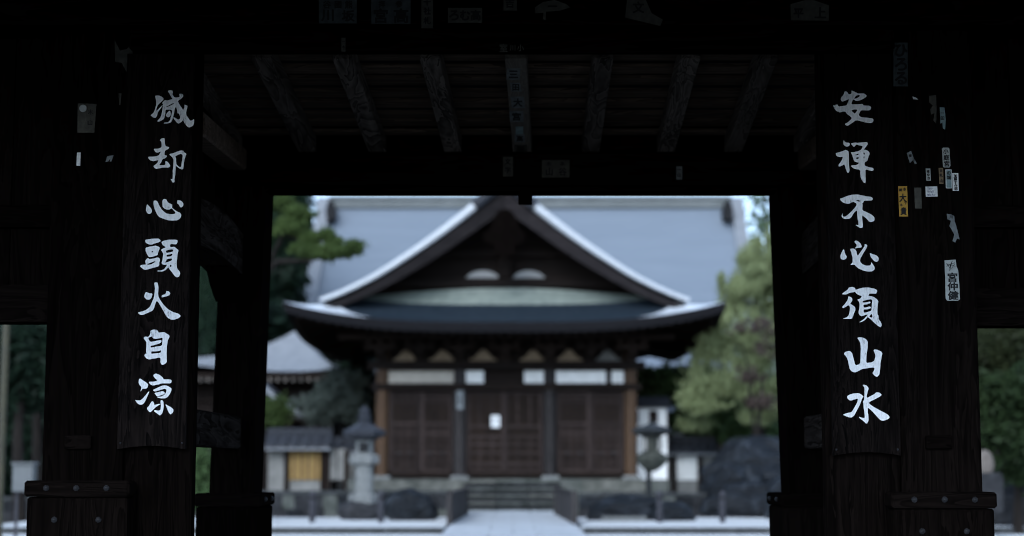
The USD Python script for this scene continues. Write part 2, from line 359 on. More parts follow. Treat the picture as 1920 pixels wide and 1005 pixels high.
# ------------------------------------------------------------------ stone path, kerbs
t = thing('stone_path', 'pale stone path rising gently towards the hall steps', 'path', (0, 28, 0))
tag(stage.GetPrimAtPath(t), kind='structure')
stage.GetPrimAtPath(t).ClearCustomDataByKey('category')
R = random.Random(3)
ys = np.linspace(22.2, 38.2, 12)
for i in range(11):
    n = 2 if i % 2 else 3
    xs = np.linspace(-1.08, 1.12, n + 1)
    for k in range(n):
        z = 0.10 + 0.03 * i / 10 + R.uniform(-0.004, 0.004)
        obj('slab', bx(xs[k] + 0.008, xs[k + 1] - 0.008, ys[i] + 0.008, ys[i + 1] - 0.008, 0.008, z, 0.012), 'path_stone', t)
for s, x0, x1, lab in ((-1, -9.0, -1.13, 'kerb of dark stones edging the gravel bed left of the path'), (1, 1.18, 9.0, 'kerb of dark stones edging the gravel bed right of the path')):
    t = thing('kerb', lab, 'kerb', ((x0 + x1) / 2, 28.5, 0))
    n = 8
    for k in range(n):
        a, b = x0 + (x1 - x0) * k / n, x0 + (x1 - x0) * (k + 1) / n
        obj('kerb_stone', bx(a + 0.006, b - 0.006, 28.44, 28.575, 0.0, 0.112, 0.012), 'kerb_stone', t)

# ------------------------------------------------------------------ big hall far behind
K = 1.09
bc = 0.62 * K
t = thing('main_hall', 'huge hall behind with a plain pale blue grey gabled roof', 'temple hall', (bc, 63, 0))
kz = lambda z: 1.15 + (z - 1.15) * K
prof = PchipInterpolator([0, 0.25, 0.5, 0.75, 1.0], [kz(z) for z in (4.0, 5.05, 6.3, 7.95, 10.05)])   # eave to ridge
Y0, Y1 = 51.6 * K, 58.0 * K
yy = lambda v: Y0 + (Y1 - Y0) * v
def hw(v):
    return (7.05 + 0.75 * max(0, 0.55 - v) ** 1.6 * 2) * K
def bigroof(u, v):
    return np.array([bc + u * hw(v), yy(v), float(prof(v)) + 0.25 * abs(u) ** 6 * (1 - v)])
us, vs = np.linspace(-1, 1, 41), np.linspace(0, 1, 25)
front = grid(bigroof, us, vs)
back = grid(lambda u, v: bigroof(u, v) * np.array([1, -1, 1]) + np.array([0, 2 * Y1, 0]), us, vs)
under = front.copy(); under.vertices[:, 2] -= 0.35
under2 = back.copy(); under2.vertices[:, 2] -= 0.35
def strip(a, b):
    a, b = np.asarray(a), np.asarray(b)
    n = len(a)
    return trimesh.Trimesh(np.vstack([a, b]), [f for i in range(n - 1) for f in ((i, i + 1, n + i + 1), (i, n + i + 1, n + i))], process=False)
edge = [bigroof(u, 0) for u in us]
obj('roof', [front, back, under, under2, strip(edge, [e - (0, 0, .35) for e in edge])], 'big_roof', t, smooth=30)
zr = kz(10.05)
for s in (-1, 1):
    path = [bigroof(s, v) + np.array([s * 0.05, 0, 0.10]) for v in np.linspace(0, 1, 16)]
    m = []
    for a, b in zip(path[:-1], path[1:]):
        m.append(bar(a, b + (b - a) * 0.02, 0.45, 0.34))
    obj('verge', m, 'pale_roof', t)
    gx = bc + s * 6.6 * K
    obj('gable_wall', prismx([(Y0 + 1.2, kz(3.9)), (2 * Y1 - Y0 - 1.2, kz(3.9)), (Y1, kz(9.7))], gx - 0.1, gx + 0.1), 'plaster', t)
    o = at(621 if s < 0 else 1364, 392, Y1 - .9)
    obj('ridge_ornament', prism([(o[0] - .15, o[2] - .42), (o[0] + .15, o[2] - .42), (o[0] + .19, o[2] - .1), (o[0] + .12, o[2] + .2), (o[0] + .03, o[2] + .32), (o[0] - .05, o[2] + .30), (o[0] - .13, o[2] + .18), (o[0] - .19, o[2] - .1)], Y1 - 1.1, Y1 - .5), 'lamp_dark', t)
obj('ridge', [bx(bc - 6.75 * K, bc + 6.75 * K, Y1 - .3, Y1 + .3, zr - .2, zr + .07, 0.05), bx(bc - 6.9 * K, bc + 6.9 * K, Y1 - .4, Y1 + .4, zr + .073, zr + .25, 0.06)], 'ridge_grey', t)
obj('wall', bx(bc - 6.4 * K, bc + 6.4 * K, Y0 + 2.4, 2 * Y1 - Y0 - 2.4, 0.0, 4.6), 'hall_wood_z', t)
for k in range(8):
    x = bc + K * (-6.2 + 12.4 * k / 7)
    obj('post', bx(x - .16, x + .16, Y0 + 2.2, Y0 + 2.398, 0, 4.5, 0.02), 'hall_wood_z', t)

# ------------------------------------------------------------------ the front hall (gable towards the gate)
HC = -0.17                    # its centre line
YF = 38.9                     # front eave
YW = 41.0                     # front wall
YB = 53.0                     # rear eave
HW = 5.08                     # half width at the eaves
HI = 3.45                     # half width where the skirt meets the gable
hall = thing('temple_hall', 'dark timber temple hall with curved gable roof and lattice doors', 'temple hall', (HC, 45, 0))
Zup = PchipInterpolator([0, 0.69, 1.45, 2.24, 3.26, 4.2, 4.5], [7.70, 7.15, 6.55, 5.99, 5.36, 4.95, 4.86])
skirt = lambda a: 4.38 + 0.86 * (0.34 * a + 0.66 * a ** 2.6)
lift = lambda d: 0.46 * max(0.0, 1 - 0.318 * d) ** 3.25
def front_skirt(u, a):
    half = HW + (HI - HW) * a
    x = u * half
    dx = (HW - abs(x)) / (HW - HI)
    return np.array([HC + x, YF + (YW - 0.1 - YF) * a, skirt(a) + lift(dx) * (1 - a) ** 0.0 * (1 if a <= 1 else 1)])
def side_skirt(w, a):                 # w: 0 front corner .. 1 rear corner
    y0, y1 = YF + 2.0 * a, YB - 2.0 * a
    y = y0 + (y1 - y0) * w
    dd = min(y - YF, YB - y) / 2.0
    return np.array([HW + (HI - HW) * a, y, skirt(a) + lift(dd)])
ua = np.sign(np.linspace(-1, 1, 49)) * np.abs(np.linspace(-1, 1, 49)) ** 0.8
aa = np.linspace(0, 1, 17)
A_FL = 0.80                           # above this the front skirt is green flashing
fs = grid(front_skirt, ua, np.linspace(0, A_FL, 14))
rs = grid(lambda u, a: front_skirt(u, a) * np.array([1, -1, 1]) + np.array([0, YF + YB, 0]), ua, aa)
ls = grid(lambda w, a: np.array([HC, 0, 0]) + side_skirt(w, a) * np.array([-1, 1, 1]), np.linspace(0, 1, 41), aa)
ri = grid(lambda w, a: np.array([HC, 0, 0]) + side_skirt(w, a), np.linspace(0, 1, 41), aa)
up = grid(lambda u, y: np.array([HC + u, y, float(Zup(abs(u)))]), np.linspace(-4.25, 4.25, 41), np.linspace(39.75, 52.1, 14))
up2 = up.copy(); up2.vertices[:, 2] -= 0.16
obj('roof', [fs, rs, ls, ri], 'hall_roof', hall, smooth=40)
obj('upper_roof', [up, up2], 'hall_roof', hall, smooth=40)
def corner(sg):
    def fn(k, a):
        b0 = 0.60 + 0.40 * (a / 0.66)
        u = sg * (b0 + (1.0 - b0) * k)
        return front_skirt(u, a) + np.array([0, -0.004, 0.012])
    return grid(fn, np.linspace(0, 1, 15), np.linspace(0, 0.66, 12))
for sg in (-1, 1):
    obj('corner_cover', corner(sg), 'sky_glint', hall, smooth=40)  # pale patches paint the sky reflection onto the skirt corners
# green copper flashing bowed between skirt and gable
def flash(u, k):
    p0 = front_skirt(u, A_FL)
    half = HI + 0.25
    bow = 0.40 * max(0.0, 1 - abs(u) ** 2.0) + 0.03
    return np.array([p0[0] * (1 - k) + (HC + u * half) * k, p0[1] + 0.30 * k + 0.05 * math.sin(k * math.pi), p0[2] + bow * (k ** 0.75)])
obj('flashing', grid(flash, np.linspace(-1, 1, 41), np.linspace(0, 1, 9)), 'verdigris', hall, smooth=60)
# thick eave edge and soffit
TH_E = 0.23
def loop(off, inset, k=1.0):
    out = []
    for u in ua: out.append(front_skirt(u, 0))
    for w in np.linspace(0, 1, 41)[1:]: out.append(np.array([HC, 0, 0]) + side_skirt(w, 0))
    for u in ua[::-1][1:]: out.append(front_skirt(u, 0) * np.array([1, -1, 1]) + np.array([0, YF + YB, 0]))
    for w in np.linspace(1, 0, 41)[1:]: out.append(np.array([HC, 0, 0]) + side_skirt(w, 0) * np.array([-1, 1, 1]))
    out = np.array(out)
    c = np.array([HC, (YF + YB) / 2])
    d = out[:, :2] - c
    out[:, 0] = c[0] + d[:, 0] * (1 - inset / HW)
    out[:, 1] = c[1] + d[:, 1] * (1 - inset / 7.05)
    out[:, 2] += off
    return out
obj('eave_edge', [strip(loop(0.004, 0), loop(-0.10, 0.01)), strip(loop(-0.10, 0.01), loop(-TH_E, 0.06)), strip(loop(-TH_E, 0.06), loop(-TH_E, 0.30))], 'shingle_edge', hall, smooth=30)
fsof = grid(lambda u, a: front_skirt(u, a) * np.array([1, 1, 0]) + np.array([0, 0, front_skirt(u, 0)[2] * (1 - a) + (4.62 + 0.25 * abs(u) ** 4) * a - TH_E + 0.02]), ua, np.linspace(0.1, 1, 6))
def ssof(sg):
    return grid(lambda w, a: np.array([HC, 0, 0]) + side_skirt(w, a) * np.array([sg, 1, 0]) + np.array([0, 0, side_skirt(w, 0)[2] * (1 - a) + (4.62 + 0.25 * abs(2 * w - 1) ** 4) * a - TH_E + 0.02]), np.linspace(0, 1, 31), np.linspace(0.1, 1, 6))
obj('soffit', [fsof, ssof(-1), ssof(1)], 'hall_wood_y', hall)
for u in np.linspace(-0.97, 0.97, 44):
    p, q = front_skirt(u, 0.13), front_skirt(u, 0.97)
    if abs(u) > 0.74:       # fan towards the corner
        q[0] = HC + np.sign(u) * (HI * 0.74 + 0.4 * (abs(u) - 0.74) * HI)
    else:
        q[0] = p[0]
    p[2] = front_skirt(u, 0)[2] - TH_E - 0.04
    q[2] = 4.45
    obj('rafter', bar(p, q, 0.075, 0.09), 'hall_wood_y', hall)
for sg in (-1, 1):
    for w in np.linspace(0.03, 0.97, 40):
        p = np.array([HC, 0, 0]) + side_skirt(w, 0.13) * np.array([sg, 1, 1]); q = np.array([HC, 0, 0]) + side_skirt(w, 0.97) * np.array([sg, 1, 1])
        p[2] = side_skirt(w, 0)[2] - TH_E - 0.04; q[2] = 4.45
        obj('rafter', bar(p, q, 0.075, 0.09), 'hall_wood_y', hall)
# verge rolls and bargeboards
for sg in (-1, 1):
    xs = np.linspace(0, 4.32, 26)
    cap_ = [np.array([HC + sg * x, 39.70, float(Zup(x)) + 0.06]) for x in np.linspace(0.0, 0.72, 6)]
    obj('verge_cap', [tube(cap_, 0.13, 10), tube([p + (0, .3, .05) for p in cap_], 0.15, 10)], 'tile', hall, smooth=50)
    xs_ = np.linspace(0.66, 4.32, 26)
    path_ = [np.array([HC + sg * x, 39.72, float(Zup(min(x, 4.5))) + 0.05]) for x in xs_]
    path = [np.array([HC + sg * x, 39.72, float(Zup(min(x, 4.5))) + 0.05]) for x in xs]
    obj('verge', [tube(path_, np.linspace(0.10, 0.05, len(path_)), 12), tube([p + (0, 0.25, 0.03) for p in path_], np.linspace(0.10, 0.05, len(path_)), 12)], 'roof_edge', hall, smooth=50)
    top = [(HC + sg * x, float(Zup(min(x, 4.5))) - 0.10) for x in xs]
    bot = [(HC + sg * x, float(Zup(min(x, 4.5))) - 0.60 + 0.38 * (x / 4.32)) for x in xs]
    top[0], bot[0] = (HC + sg * 0.003, top[0][1]), (HC + sg * 0.003, bot[0][1])
    obj('bargeboard', prism(top + bot[::-1], 39.74, 39.86), 'bargeboard_wood', hall)
obj('ridge', [bx(HC - 0.22, HC + 0.22, 39.9, 52.0, 7.60, 8.05, 0.05), bx(HC - .3, HC + .3, 39.86, 52.04, 8.053, 8.16, .03)], 'tile', hall)
# gable wall and its carpentry
gw = [(HC - 3.6, 5.02)] + [(HC + x, float(Zup(abs(x))) - 0.17) for x in np.linspace(-3.6, 3.6, 25)] + [(HC + 3.6, 5.02)]
obj('gable_wall', prism(gw, 40.95, 41.1), 'hall_wood_x', hall)
obj('gable_beam', bx(HC - 2.7, HC + 2.7, 40.74, 40.948, 5.36, 5.60, 0.03), 'hall_wood_x', hall)
obj('gable_beam', bx(HC - 1.6, HC + 1.6, 40.76, 40.948, 6.10, 6.30, 0.03), 'hall_wood_x', hall)
obj('gable_strut', bx(HC - 0.16, HC + 0.16, 40.72, 40.948, 5.604, 6.096, 0.02), 'hall_wood_z', hall)
obj('gable_strut', bx(HC - 0.14, HC + 0.14, 40.74, 40.948, 6.304, 7.3, 0.02), 'hall_wood_z', hall)
for sx, w in ((905, .44), (991, .42)):
    c = at(sx, 528, 40.9)
    P = [(c[0] + w * math.cos(a), c[2] + 0.27 * max(0.0, math.sin(a)) ** 1.1) for a in np.linspace(0, math.pi, 15)]
    obj('plaster_panel', prism(P, 40.90, 40.946), 'dull_plaster', hall)
ge = [(0, -1.1), (.12, -.95), (.30, -.9), (.22, -.72), (.45, -.62), (.52, -.42), (.36, -.34), (.30, -.1), (.15, .12), (0, .16)]
obj('gable_pendant', prism([(HC + x, 6.95 + z) for x, z in ge] + [(HC - x, 6.95 + z) for x, z in ge[::-1]], 39.66, 39.735), 'gate_wood_z', hall)
# walls: pillars, beams, plaster bands, brackets
PX = [at(p, 800, YW)[0] for p in (716, 862, 1031, 1183)]
Z0 = 0.84
for x in PX:
    obj('pillar', lathe([(0.15, Z0), (0.15, 3.9), (0.13, 4.1)], (x, YW, 0), 16), 'grey_wood' if x in PX[1:3] else 'warm_wood', hall, smooth=40)
    obj('pillar_base', block((x, YW, Z0 - 0.01), (0.21, 0.21, 0.05), int(x * 100) % 97 + 3), 'granite', hall)
for k in range(1, 5):
    for x in (PX[0], PX[3]):
        obj('pillar', lathe([(0.15, Z0), (0.15, 4.1)], (x, YW + 2.1 * k, 0), 12), 'hall_wood_z', hall, smooth=40)
for sg, x in ((-1, PX[0]), (1, PX[3])):
    obj('side_wall', bx(x - 0.05, x + 0.05, YW + 0.16, YW + 9.2, Z0, 4.3), 'ochre_plaster', hall)
obj('back_wall', bx(PX[0], PX[3], YW + 9.25, YW + 9.35, Z0, 4.4), 'hall_wood_z', hall)
obj('frieze_wall', bx(PX[0] + .16, PX[3] - .16, YW + 0.06, YW + 0.12, 3.06, 4.55), 'hall_wood_x', hall)
obj('sill_beam', bx(PX[0] + .152, PX[3] - .152, YW - 0.08, YW + 0.10, Z0, Z0 + 0.14, 0.01), 'hall_wood_x', hall)
obj('lintel', bx(PX[0] - .25, PX[3] + .25, YW - 0.175, YW - 0.152, 2.92, 3.07, 0.008), 'hall_wood_x', hall)
obj('head_beam', bx(PX[0] - .35, PX[3] + .35, YW - 0.18, YW - 0.155, 3.40, 3.60, 0.008), 'hall_wood_x', hall)
obj('wall_plate', bx(PX[0] - .3, PX[3] + .3, YW - 0.14, YW + 0.05, 4.12, 4.34, 0.02), 'hall_wood_x', hall)
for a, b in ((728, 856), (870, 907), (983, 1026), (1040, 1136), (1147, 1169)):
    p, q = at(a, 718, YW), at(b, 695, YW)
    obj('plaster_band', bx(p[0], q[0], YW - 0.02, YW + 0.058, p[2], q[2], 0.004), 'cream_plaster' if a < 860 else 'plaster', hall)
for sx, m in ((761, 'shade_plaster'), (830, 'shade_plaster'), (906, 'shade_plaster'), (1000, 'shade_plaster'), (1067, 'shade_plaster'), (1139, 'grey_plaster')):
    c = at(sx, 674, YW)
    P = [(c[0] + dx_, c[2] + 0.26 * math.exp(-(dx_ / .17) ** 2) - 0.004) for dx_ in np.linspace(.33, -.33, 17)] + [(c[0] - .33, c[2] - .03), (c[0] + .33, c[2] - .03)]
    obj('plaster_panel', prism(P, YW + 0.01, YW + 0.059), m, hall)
for i, x in enumerate(PX + [(PX[0] + PX[1]) / 2, (PX[1] + PX[2]) / 2, (PX[2] + PX[3]) / 2]):
    br = [bx(x - .14, x + .14, YW - .24, YW + .04, 3.604, 3.74, .02), bx(x - .11, x + .11, YW - .75, YW - .02, 3.743, 3.86, .02), bx(x - .42, x + .42, YW - .2, YW - .05, 3.863, 3.98, .02)]
    for dx in (-.34, 0, .34):
        br.append(bx(x + dx - .09, x + dx + .09, YW - .22, YW - .03, 3.983, 4.10, .015))
    br.append(bx(x - .36, x + .36, YW - .72, YW - .60, 3.863, 3.97, .02))
    for dx in (-.28, 0, .28):
        br.append(bx(x + dx - .08, x + dx + .08, YW - .74, YW - .58, 3.973, 4.08, .015))
    obj('bracket', br, 'hall_wood_x', hall)
obj('eave_purlin', bx(PX[0] - 1.0, PX[3] + 1.0, YW - .74, YW - .58, 4.083, 4.22, .02), 'hall_wood_x', hall)
# doors
bays = [(PX[0] + .17, PX[1] - .17), (PX[1] + .17, PX[2] - .17), (PX[2] + .17, PX[3] - .17)]
for bi, (a, b) in enumerate(bays):
    leaves = 2
    for li in range(leaves):
        x0, x1 = a + (b - a) * li / leaves + 0.006, a + (b - a) * (li + 1) / leaves - 0.006
        d = obj('door', bx(x0, x1, YW + 0.0, YW + 0.05, Z0 + .145, 2.918), 'hall_wood_z', hall)
        for xx in (x0 + .035, x1 - .035):
            obj('stile', bx(xx - .035, xx + .035, YW - .03, YW - .002, Z0 + .15, 2.915, .006), 'lattice_wood', d)
        rails = [1.0, 1.42, 1.88, 2.12, 2.86] if bi != 1 else [1.0, 1.16, 1.42, 1.62, 1.80, 2.05, 2.86]
        for zr_ in rails:
            obj('rail', bx(x0 + .072, x1 - .072, YW - .028, YW - .002, zr_ - .03, zr_ + .03, .006), 'lattice_wood', d)
        if bi != 1:
            for k in range(1, 5):
                xx = x0 + (x1 - x0) * k / 5
                obj('lattice_bar', bx(xx - .016, xx + .016, YW - .026, YW - .003, 1.034, 2.086, .004), 'lattice_wood', d)
                obj('lattice_bar', bx(xx - .016, xx + .016, YW - .026, YW - .003, 2.55, 2.826, .004), 'lattice_wood', d)
            for zz in (1.15, 1.27, 1.58, 1.74, 2.0, 2.64, 2.73):
                obj('lattice_bar', bx(x0 + .075, x1 - .075, YW - .034, YW - .027, zz - .014, zz + .014, .003), 'lattice_wood', d)
            for k in range(2):
                xx = x0 + (x1 - x0) * (0.3 + 0.4 * k)
                obj('boss', lathe([(0.0, -.03), (.05, -.03), (.05, .0), (.03, .03), (0, .035)], (xx, YW - .06, 1.42), 10), 'grey_wood', d)
        else:
            for k in range(1, 3):
                xx = x0 + (x1 - x0) * k / 3
                obj('lattice_bar', bx(xx - .02, xx + .02, YW - .026, YW - .003, 2.084, 2.826, .004), 'lattice_wood', d)
                obj('lattice_bar', bx(xx - .016, xx + .016, YW - .026, YW - .003, 1.034, 1.77, .004), 'lattice_wood', d)
# stone platform with rough blocks, steps
plat = thing('stone_platform', 'low platform of rough mossy stone blocks carrying the front hall', 'platform', (HC, 40, 0))
obj('core', bx(HC - 3.55, HC + 3.4, 39.75, 51.4, 0, Z0 - 0.05), 'step_stone', plat)
R = random.Random(11)
for row, (z0, z1) in enumerate(((0.0, 0.27), (0.27, 0.52), (0.52, 0.80))):
    x = HC - 3.6
    k = 0
    while x < HC + 3.4:
        w = R.uniform(0.35, 0.75)
        obj('block', block((x + w / 2, 39.68, (z0 + z1) / 2), (w / 2 * 1.02, 0.14, (z1 - z0) / 2 * 1.04), row * 50 + k), R.choice(['step_stone', 'mossy_stone', 'step_stone'] if row == 2 else ['garden_stone', 'mossy_stone', 'garden_stone']), plat)
        x += w; k += 1
st = thing('stone_steps', 'weathered stone steps leading up to the hall doors', 'steps', (0.0, 38.8, 0))
for i in range(5):
    y0 = 37.9 + 0.32 * i
    for k in range(3):
        xa = -1.1 + 2.2 * k / 3; xb = xa + 2.2 / 3
        obj('riser', bx(xa + .006, xb - .006, y0 + .05, 39.5 - 0.002 * i, 0.155 * i + 0.002, 0.155 * (i + 1) - .052, 0.01), 'garden_stone', st)  # darker stone than the treads: overhang shade put into the colour
        obj('tread', bx(xa + .004, xb - .004, y0 - .02, 39.5 - 0.002 * i, 0.155 * (i + 1) - .05, 0.155 * (i + 1), 0.016), R.choice(['step_stone', 'mossy_stone', 'mossy_stone']), st)
for s, pxa, pxb, lab in ((-1, 843, 874, 'low grey wooden barrier on the left edge of the path'), (1, 1077, 1043, 'low grey wooden barrier on the right edge of the path')):
    p, q = at(pxa, 985, 30.0), at(pxb, 965, 35.6)
    t = thing('path_barrier', lab, 'barrier', (p[0], 32, 0.1))
    n = 9
    for k in range(n):
        a, b = k / n, (k + 0.9) / n
        A, B = p + (q - p) * a, p + (q - p) * b
        A[2] = B[2] = 0.37
        obj('slat', bar(A, B, 0.05, 0.50, 0.006), 'grey_wood', t)
    for A in (p, q):
        obj('post', bx(A[0] - .05, A[0] + .05, A[1] - .05, A[1] + .05, 0.1, 0.70, .01), 'grey_wood', t)
    A, B = p.copy(), q.copy(); A[2] = B[2] = 0.65
    obj('top_rail', bar(A, B, 0.09, 0.05, .008), 'grey_wood', t)

# paper notice
c0, c1 = at(921, 801, YW - .04), at(937, 779, YW - .04)
t = thing('paper_notice', 'white paper notice pinned on the middle door of the hall', 'notice', (c0[0], YW - .04, c0[2]))
obj('sheet', bx(c0[0], c1[0], YW - .040, YW - .037, c0[2], c1[2]), 'paper_white', t)
for k in range(3):
    xx = c0[0] + (c1[0] - c0[0]) * (0.28 + 0.22 * k)
    obj('writing', bx(xx - .006, xx + .006, YW - .0425, YW - .0408, c0[2] + .07, c1[2] - .06), 'ink', t)
c0, c1 = at(856, 775, YW - .16), at(869, 733, YW - .16)
t = thing('paper_strip', 'pale paper strip hanging on the pillar left of the middle doors', 'paper strip', (c0[0], YW - .16, c0[2]))
obj('sheet', bx(c0[0], c1[0], YW - .165, YW - .161, c0[2] + .1, c1[2]), 'paper_faded', t)
obj('writing', bx((c0[0] + c1[0]) / 2 - .02, (c0[0] + c1[0]) / 2 + .02, YW - .1675, YW - .1658, c0[2] + .2, c1[2] - .1), 'ink', t)

# ------------------------------------------------------------------ side buildings
sb = thing('side_hall', 'small hall with pale sweeping hipped roof left of the temple', 'temple hall', (-6.2, 50, 0))
ap = at(565, 622, 50.0); er = at(642, 692, 47.4)
cx, hwx = ap[0], er[0] - ap[0]
def shroof(u, v):
    half = hwx * (1 - v) + 0.06 * v
    if u < 0: half *= 2.5
    k = 0.34 * v + 0.66 * v ** 3.0
    return np.array([cx + u * half, 47.4 + 2.6 * v, er[2] + 0.05 + (ap[2] - er[2]) * k - 0.12 * (1 - u * u) * (1 - v) + (0.25 * (1 - v) * u * u if u < 0 else 0)])
f = grid(shroof, np.linspace(-1, 1, 21), np.linspace(0, 1, 14))
rr_ = grid(lambda w, v: np.array([cx + hwx * (1 - v) + .06 * v, 47.4 + 2.6 * v + (5.2 - 5.2 * v) * w, er[2] + 0.05 + (ap[2] - er[2]) * (0.34 * v + 0.66 * v ** 3.0)]), np.linspace(0, 1, 9), np.linspace(0, 1, 14))
ll_ = grid(lambda w, v: np.array([cx - 2.5 * (hwx * (1 - v) + .06 * v), 47.4 + 2.6 * v + (5.2 - 5.2 * v) * w, er[2] + 0.05 + (ap[2] - er[2]) * (0.34 * v + 0.66 * v ** 3.0)]), np.linspace(0, 1, 9), np.linspace(0, 1, 14))
bb_ = grid(lambda u, v: shroof(u, v) * np.array([1, -1, 1]) + np.array([0, 100, 0]), np.linspace(-1, 1, 21), np.linspace(0, 1, 14))
obj('roof', [f, rr_, ll_, bb_], 'pale_roof', sb, smooth=40)
obj('eave', bx(cx - 2.5 * hwx + .05, cx + hwx - .05, 47.46, 52.5, er[2] - 0.24, er[2] - 0.10), 'hall_wood_x', sb)
for k in range(24):
    x = cx - 2.4 * hwx + 3.35 * hwx * k / 23
    obj('rafter_end', bx(x - .035, x + .035, 47.40, 47.9, er[2] - .345, er[2] - .245), 'pale_wood', sb)
obj('wall', bx(cx - 2.2 * hwx, cx + 0.75 * hwx, 48.4, 51.8, 0, er[2] - .245), 'hall_wood_z', sb)
for zz in (1.2, 2.3, 2.9):
    obj('wall_rail', bx(cx - 2.2 * hwx, cx + 0.75 * hwx, 48.30, 48.398, zz, zz + .1), 'hall_wood_x', sb)
lo = thing('porch', 'low porch with curved pale roof edge below the side hall', 'porch', (-6, 45, 0))
pa = [at(*p, 45.0) for p in ((455, 700), (480, 712), (500, 730), (522, 752), (545, 768), (572, 780))]
low = []
for a, b in zip(pa[:-1], pa[1:]):
    low.append(bar(a, b + (b - a) * .03, 0.35, 0.12, .02))
obj('roof_edge', low, 'pale_roof', lo)
obj('roof', grid(lambda u, v: np.array([np.interp(u, np.linspace(0, 1, 6), [p[0] for p in pa]), 45.0 + 2.5 * v, np.interp(u, np.linspace(0, 1, 6), [p[2] for p in pa]) + .02]), np.linspace(0, 1, 20), np.linspace(0, 1, 3)), 'tile', lo, smooth=40)
obj('wall', bx(pa[0][0], pa[4][0], 45.4, 47.3, 0, pa[5][2] - .1), 'hall_wood_z', lo)
for k in range(4):
    x = pa[0][0] + .2 + (pa[4][0] - pa[0][0] - .4) * k / 3
    obj('post', bx(x - .07, x + .07, 45.3, 45.398, 0, pa[5][2] - .1), 'hall_wood_z', lo)

def tiled_wall(name, label, pxa, pxb, pyt, pye, pyb, D, panels, step=0.0, roofmat='tile'):
    """a roofed plaster wall: panels = (px, px, material)"""
    a, b = at(pxa, pye, D), at(pxb, pye, D)
    zt = at(pxa, pyt, D)[2]
    t = thing(name, label, 'wall', ((a[0] + b[0]) / 2, D + .3, 0))
    n = max(3, int((b[0] - a[0]) / 0.24))
    for k in range(n):
        x0, x1 = a[0] + (b[0] - a[0]) * k / n, a[0] + (b[0] - a[0]) * (k + 1) / n
        obj('tile', prismx([(D, a[2]), (D + .02, a[2] + .06), (D + .42, zt), (D + .42, zt - .07), (D + .05, a[2] - .005)], x0 + .004, x1 - .05), roofmat, t)
        xm = x1 - .025
        obj('tile', tube([(xm, D - .01, a[2] + .045), (xm, D + .42, zt + .02)], 0.045, 8), roofmat, t)
    obj('eave_tile', bx(a[0], b[0], D - .03, D + .03, a[2] - .05, a[2] - .006, .01), 'pale_roof', t)
    obj('ridge', bx(a[0], b[0], D + .36, D + .56, zt - .05, zt + .13, .03), roofmat, t)
    obj('back_slope', prismx([(D + .42, zt), (D + .84, a[2]), (D + .84, a[2] - .06), (D + .42, zt - .07)], a[0], b[0]), roofmat, t)
    obj('wall', bx(a[0] + .05, b[0] - .05, D + .28, D + .56, 0, a[2] + .05), 'grey_plaster', t)
    for pa_, pb_, m in panels:
        p, q = at(pa_, pyb, D + .25), at(pb_, pye + 3, D + .25)
        obj('panel', bx(p[0], q[0], D + .25, D + .278, max(0.05, p[2]), a[2] - .02), m, t)
        nb = max(2, int((q[0] - p[0]) / .16))
        for k in range(nb + 1):
            x = p[0] + (q[0] - p[0]) * k / nb
            obj('batten', bx(x - .014, x + .014, D + .232, D + .248, max(0.05, p[2]), a[2] - .03), 'grey_wood' if m != 'plaster' else m, t)
    for pp in sorted({p for pr in panels for p in pr[:2]}):
        x = at(pp, pye, D + .22)[0]
        obj('post', bx(x - .06, x + .06, D + .20, D + .277, 0, a[2] - .055), 'hall_wood_z', t)
    return t
tiled_wall('roofed_wall', 'roofed wall with ochre panels left behind the stone lantern', 496, 620, 812, 840, 900, 41.0, [(538, 606, 'ochre_plaster'), (614, 650, 'grey_plaster')])
tiled_wall('roofed_wall', 'low grey roofed wall section between ochre wall and hall', 622, 700, 828, 846, 900, 42.0, [(628, 690, 'grey_plaster')])
tiled_wall('roofed_wall', 'white roofed wall right of the hall behind the bronze lantern', 1178, 1345, 828, 850, 900, 43.0, [(1182, 1252, 'grey_plaster'), (1264, 1312, 'plaster')])
och = thing('ochre_shed', 'ochre plastered shed glimpsed left of the front hall', 'shed', (-4.2, 54.5, 0))
a, b = at(640, 800, 54.2), at(712, 735, 54.2)
obj('wall', bx(a[0], b[0], 54.2, 55.2, 0, b[2]), 'ochre_plaster', och)
obj('roof', prismx([(53.9, b[2]), (54.7, b[2] + .5), (55.5, b[2])], a[0] - .2, b[0] + .2), 'tile', och)
obj('post', bx(b[0] - .16, b[0] - .0, 54.1, 54.198, 0, b[2] - .02), 'hall_wood_z', och)
st_ = thing('storehouse', 'small white plastered storehouse with dark windows right of the hall behind the bronze lantern', 'storehouse', (3.4, 42.8, 0))
a, b = at(1188, 806, 42.2), at(1250, 764, 42.2)
obj('wall', bx(a[0], b[0], 42.2, 43.4, 0, b[2]), 'white_wall', st_)
for pa_, pb_ in ((1190, 1197), (1217, 1233)):
    p, q = at(pa_, 793, 42.19), at(pb_, 770, 42.19)
    w_ = obj('window', bx(p[0], q[0], 42.15, 42.198, p[2], q[2]), 'hall_wood_z', st_)
    obj('mullion', bx((p[0] + q[0]) / 2 - .02, (p[0] + q[0]) / 2 + .02, 42.13, 42.148, p[2], q[2]), 'lattice_wood', w_)
obj('roof', prismx([(42.05, b[2] + .002), (42.8, b[2] + .30), (43.55, b[2] + .002)], a[0] - .1, b[0] + .12), 'tile', st_)
s2 = thing('far_cottage', 'far cottage with pale grey roof beyond the white roofed wall', 'cottage', (5.0, 52, 0))
a, b = at(1252, 800, 51.0), at(1296, 776, 51.0)
obj('wall', bx(a[0], b[0], 51.0, 53.0, 0, b[2]), 'hall_wood_z', s2)
obj('roof', prismx([(50.6, b[2]), (52.0, b[2] + .5), (53.4, b[2])], a[0] - .2, b[0] + .25), 'pale_roof', s2)
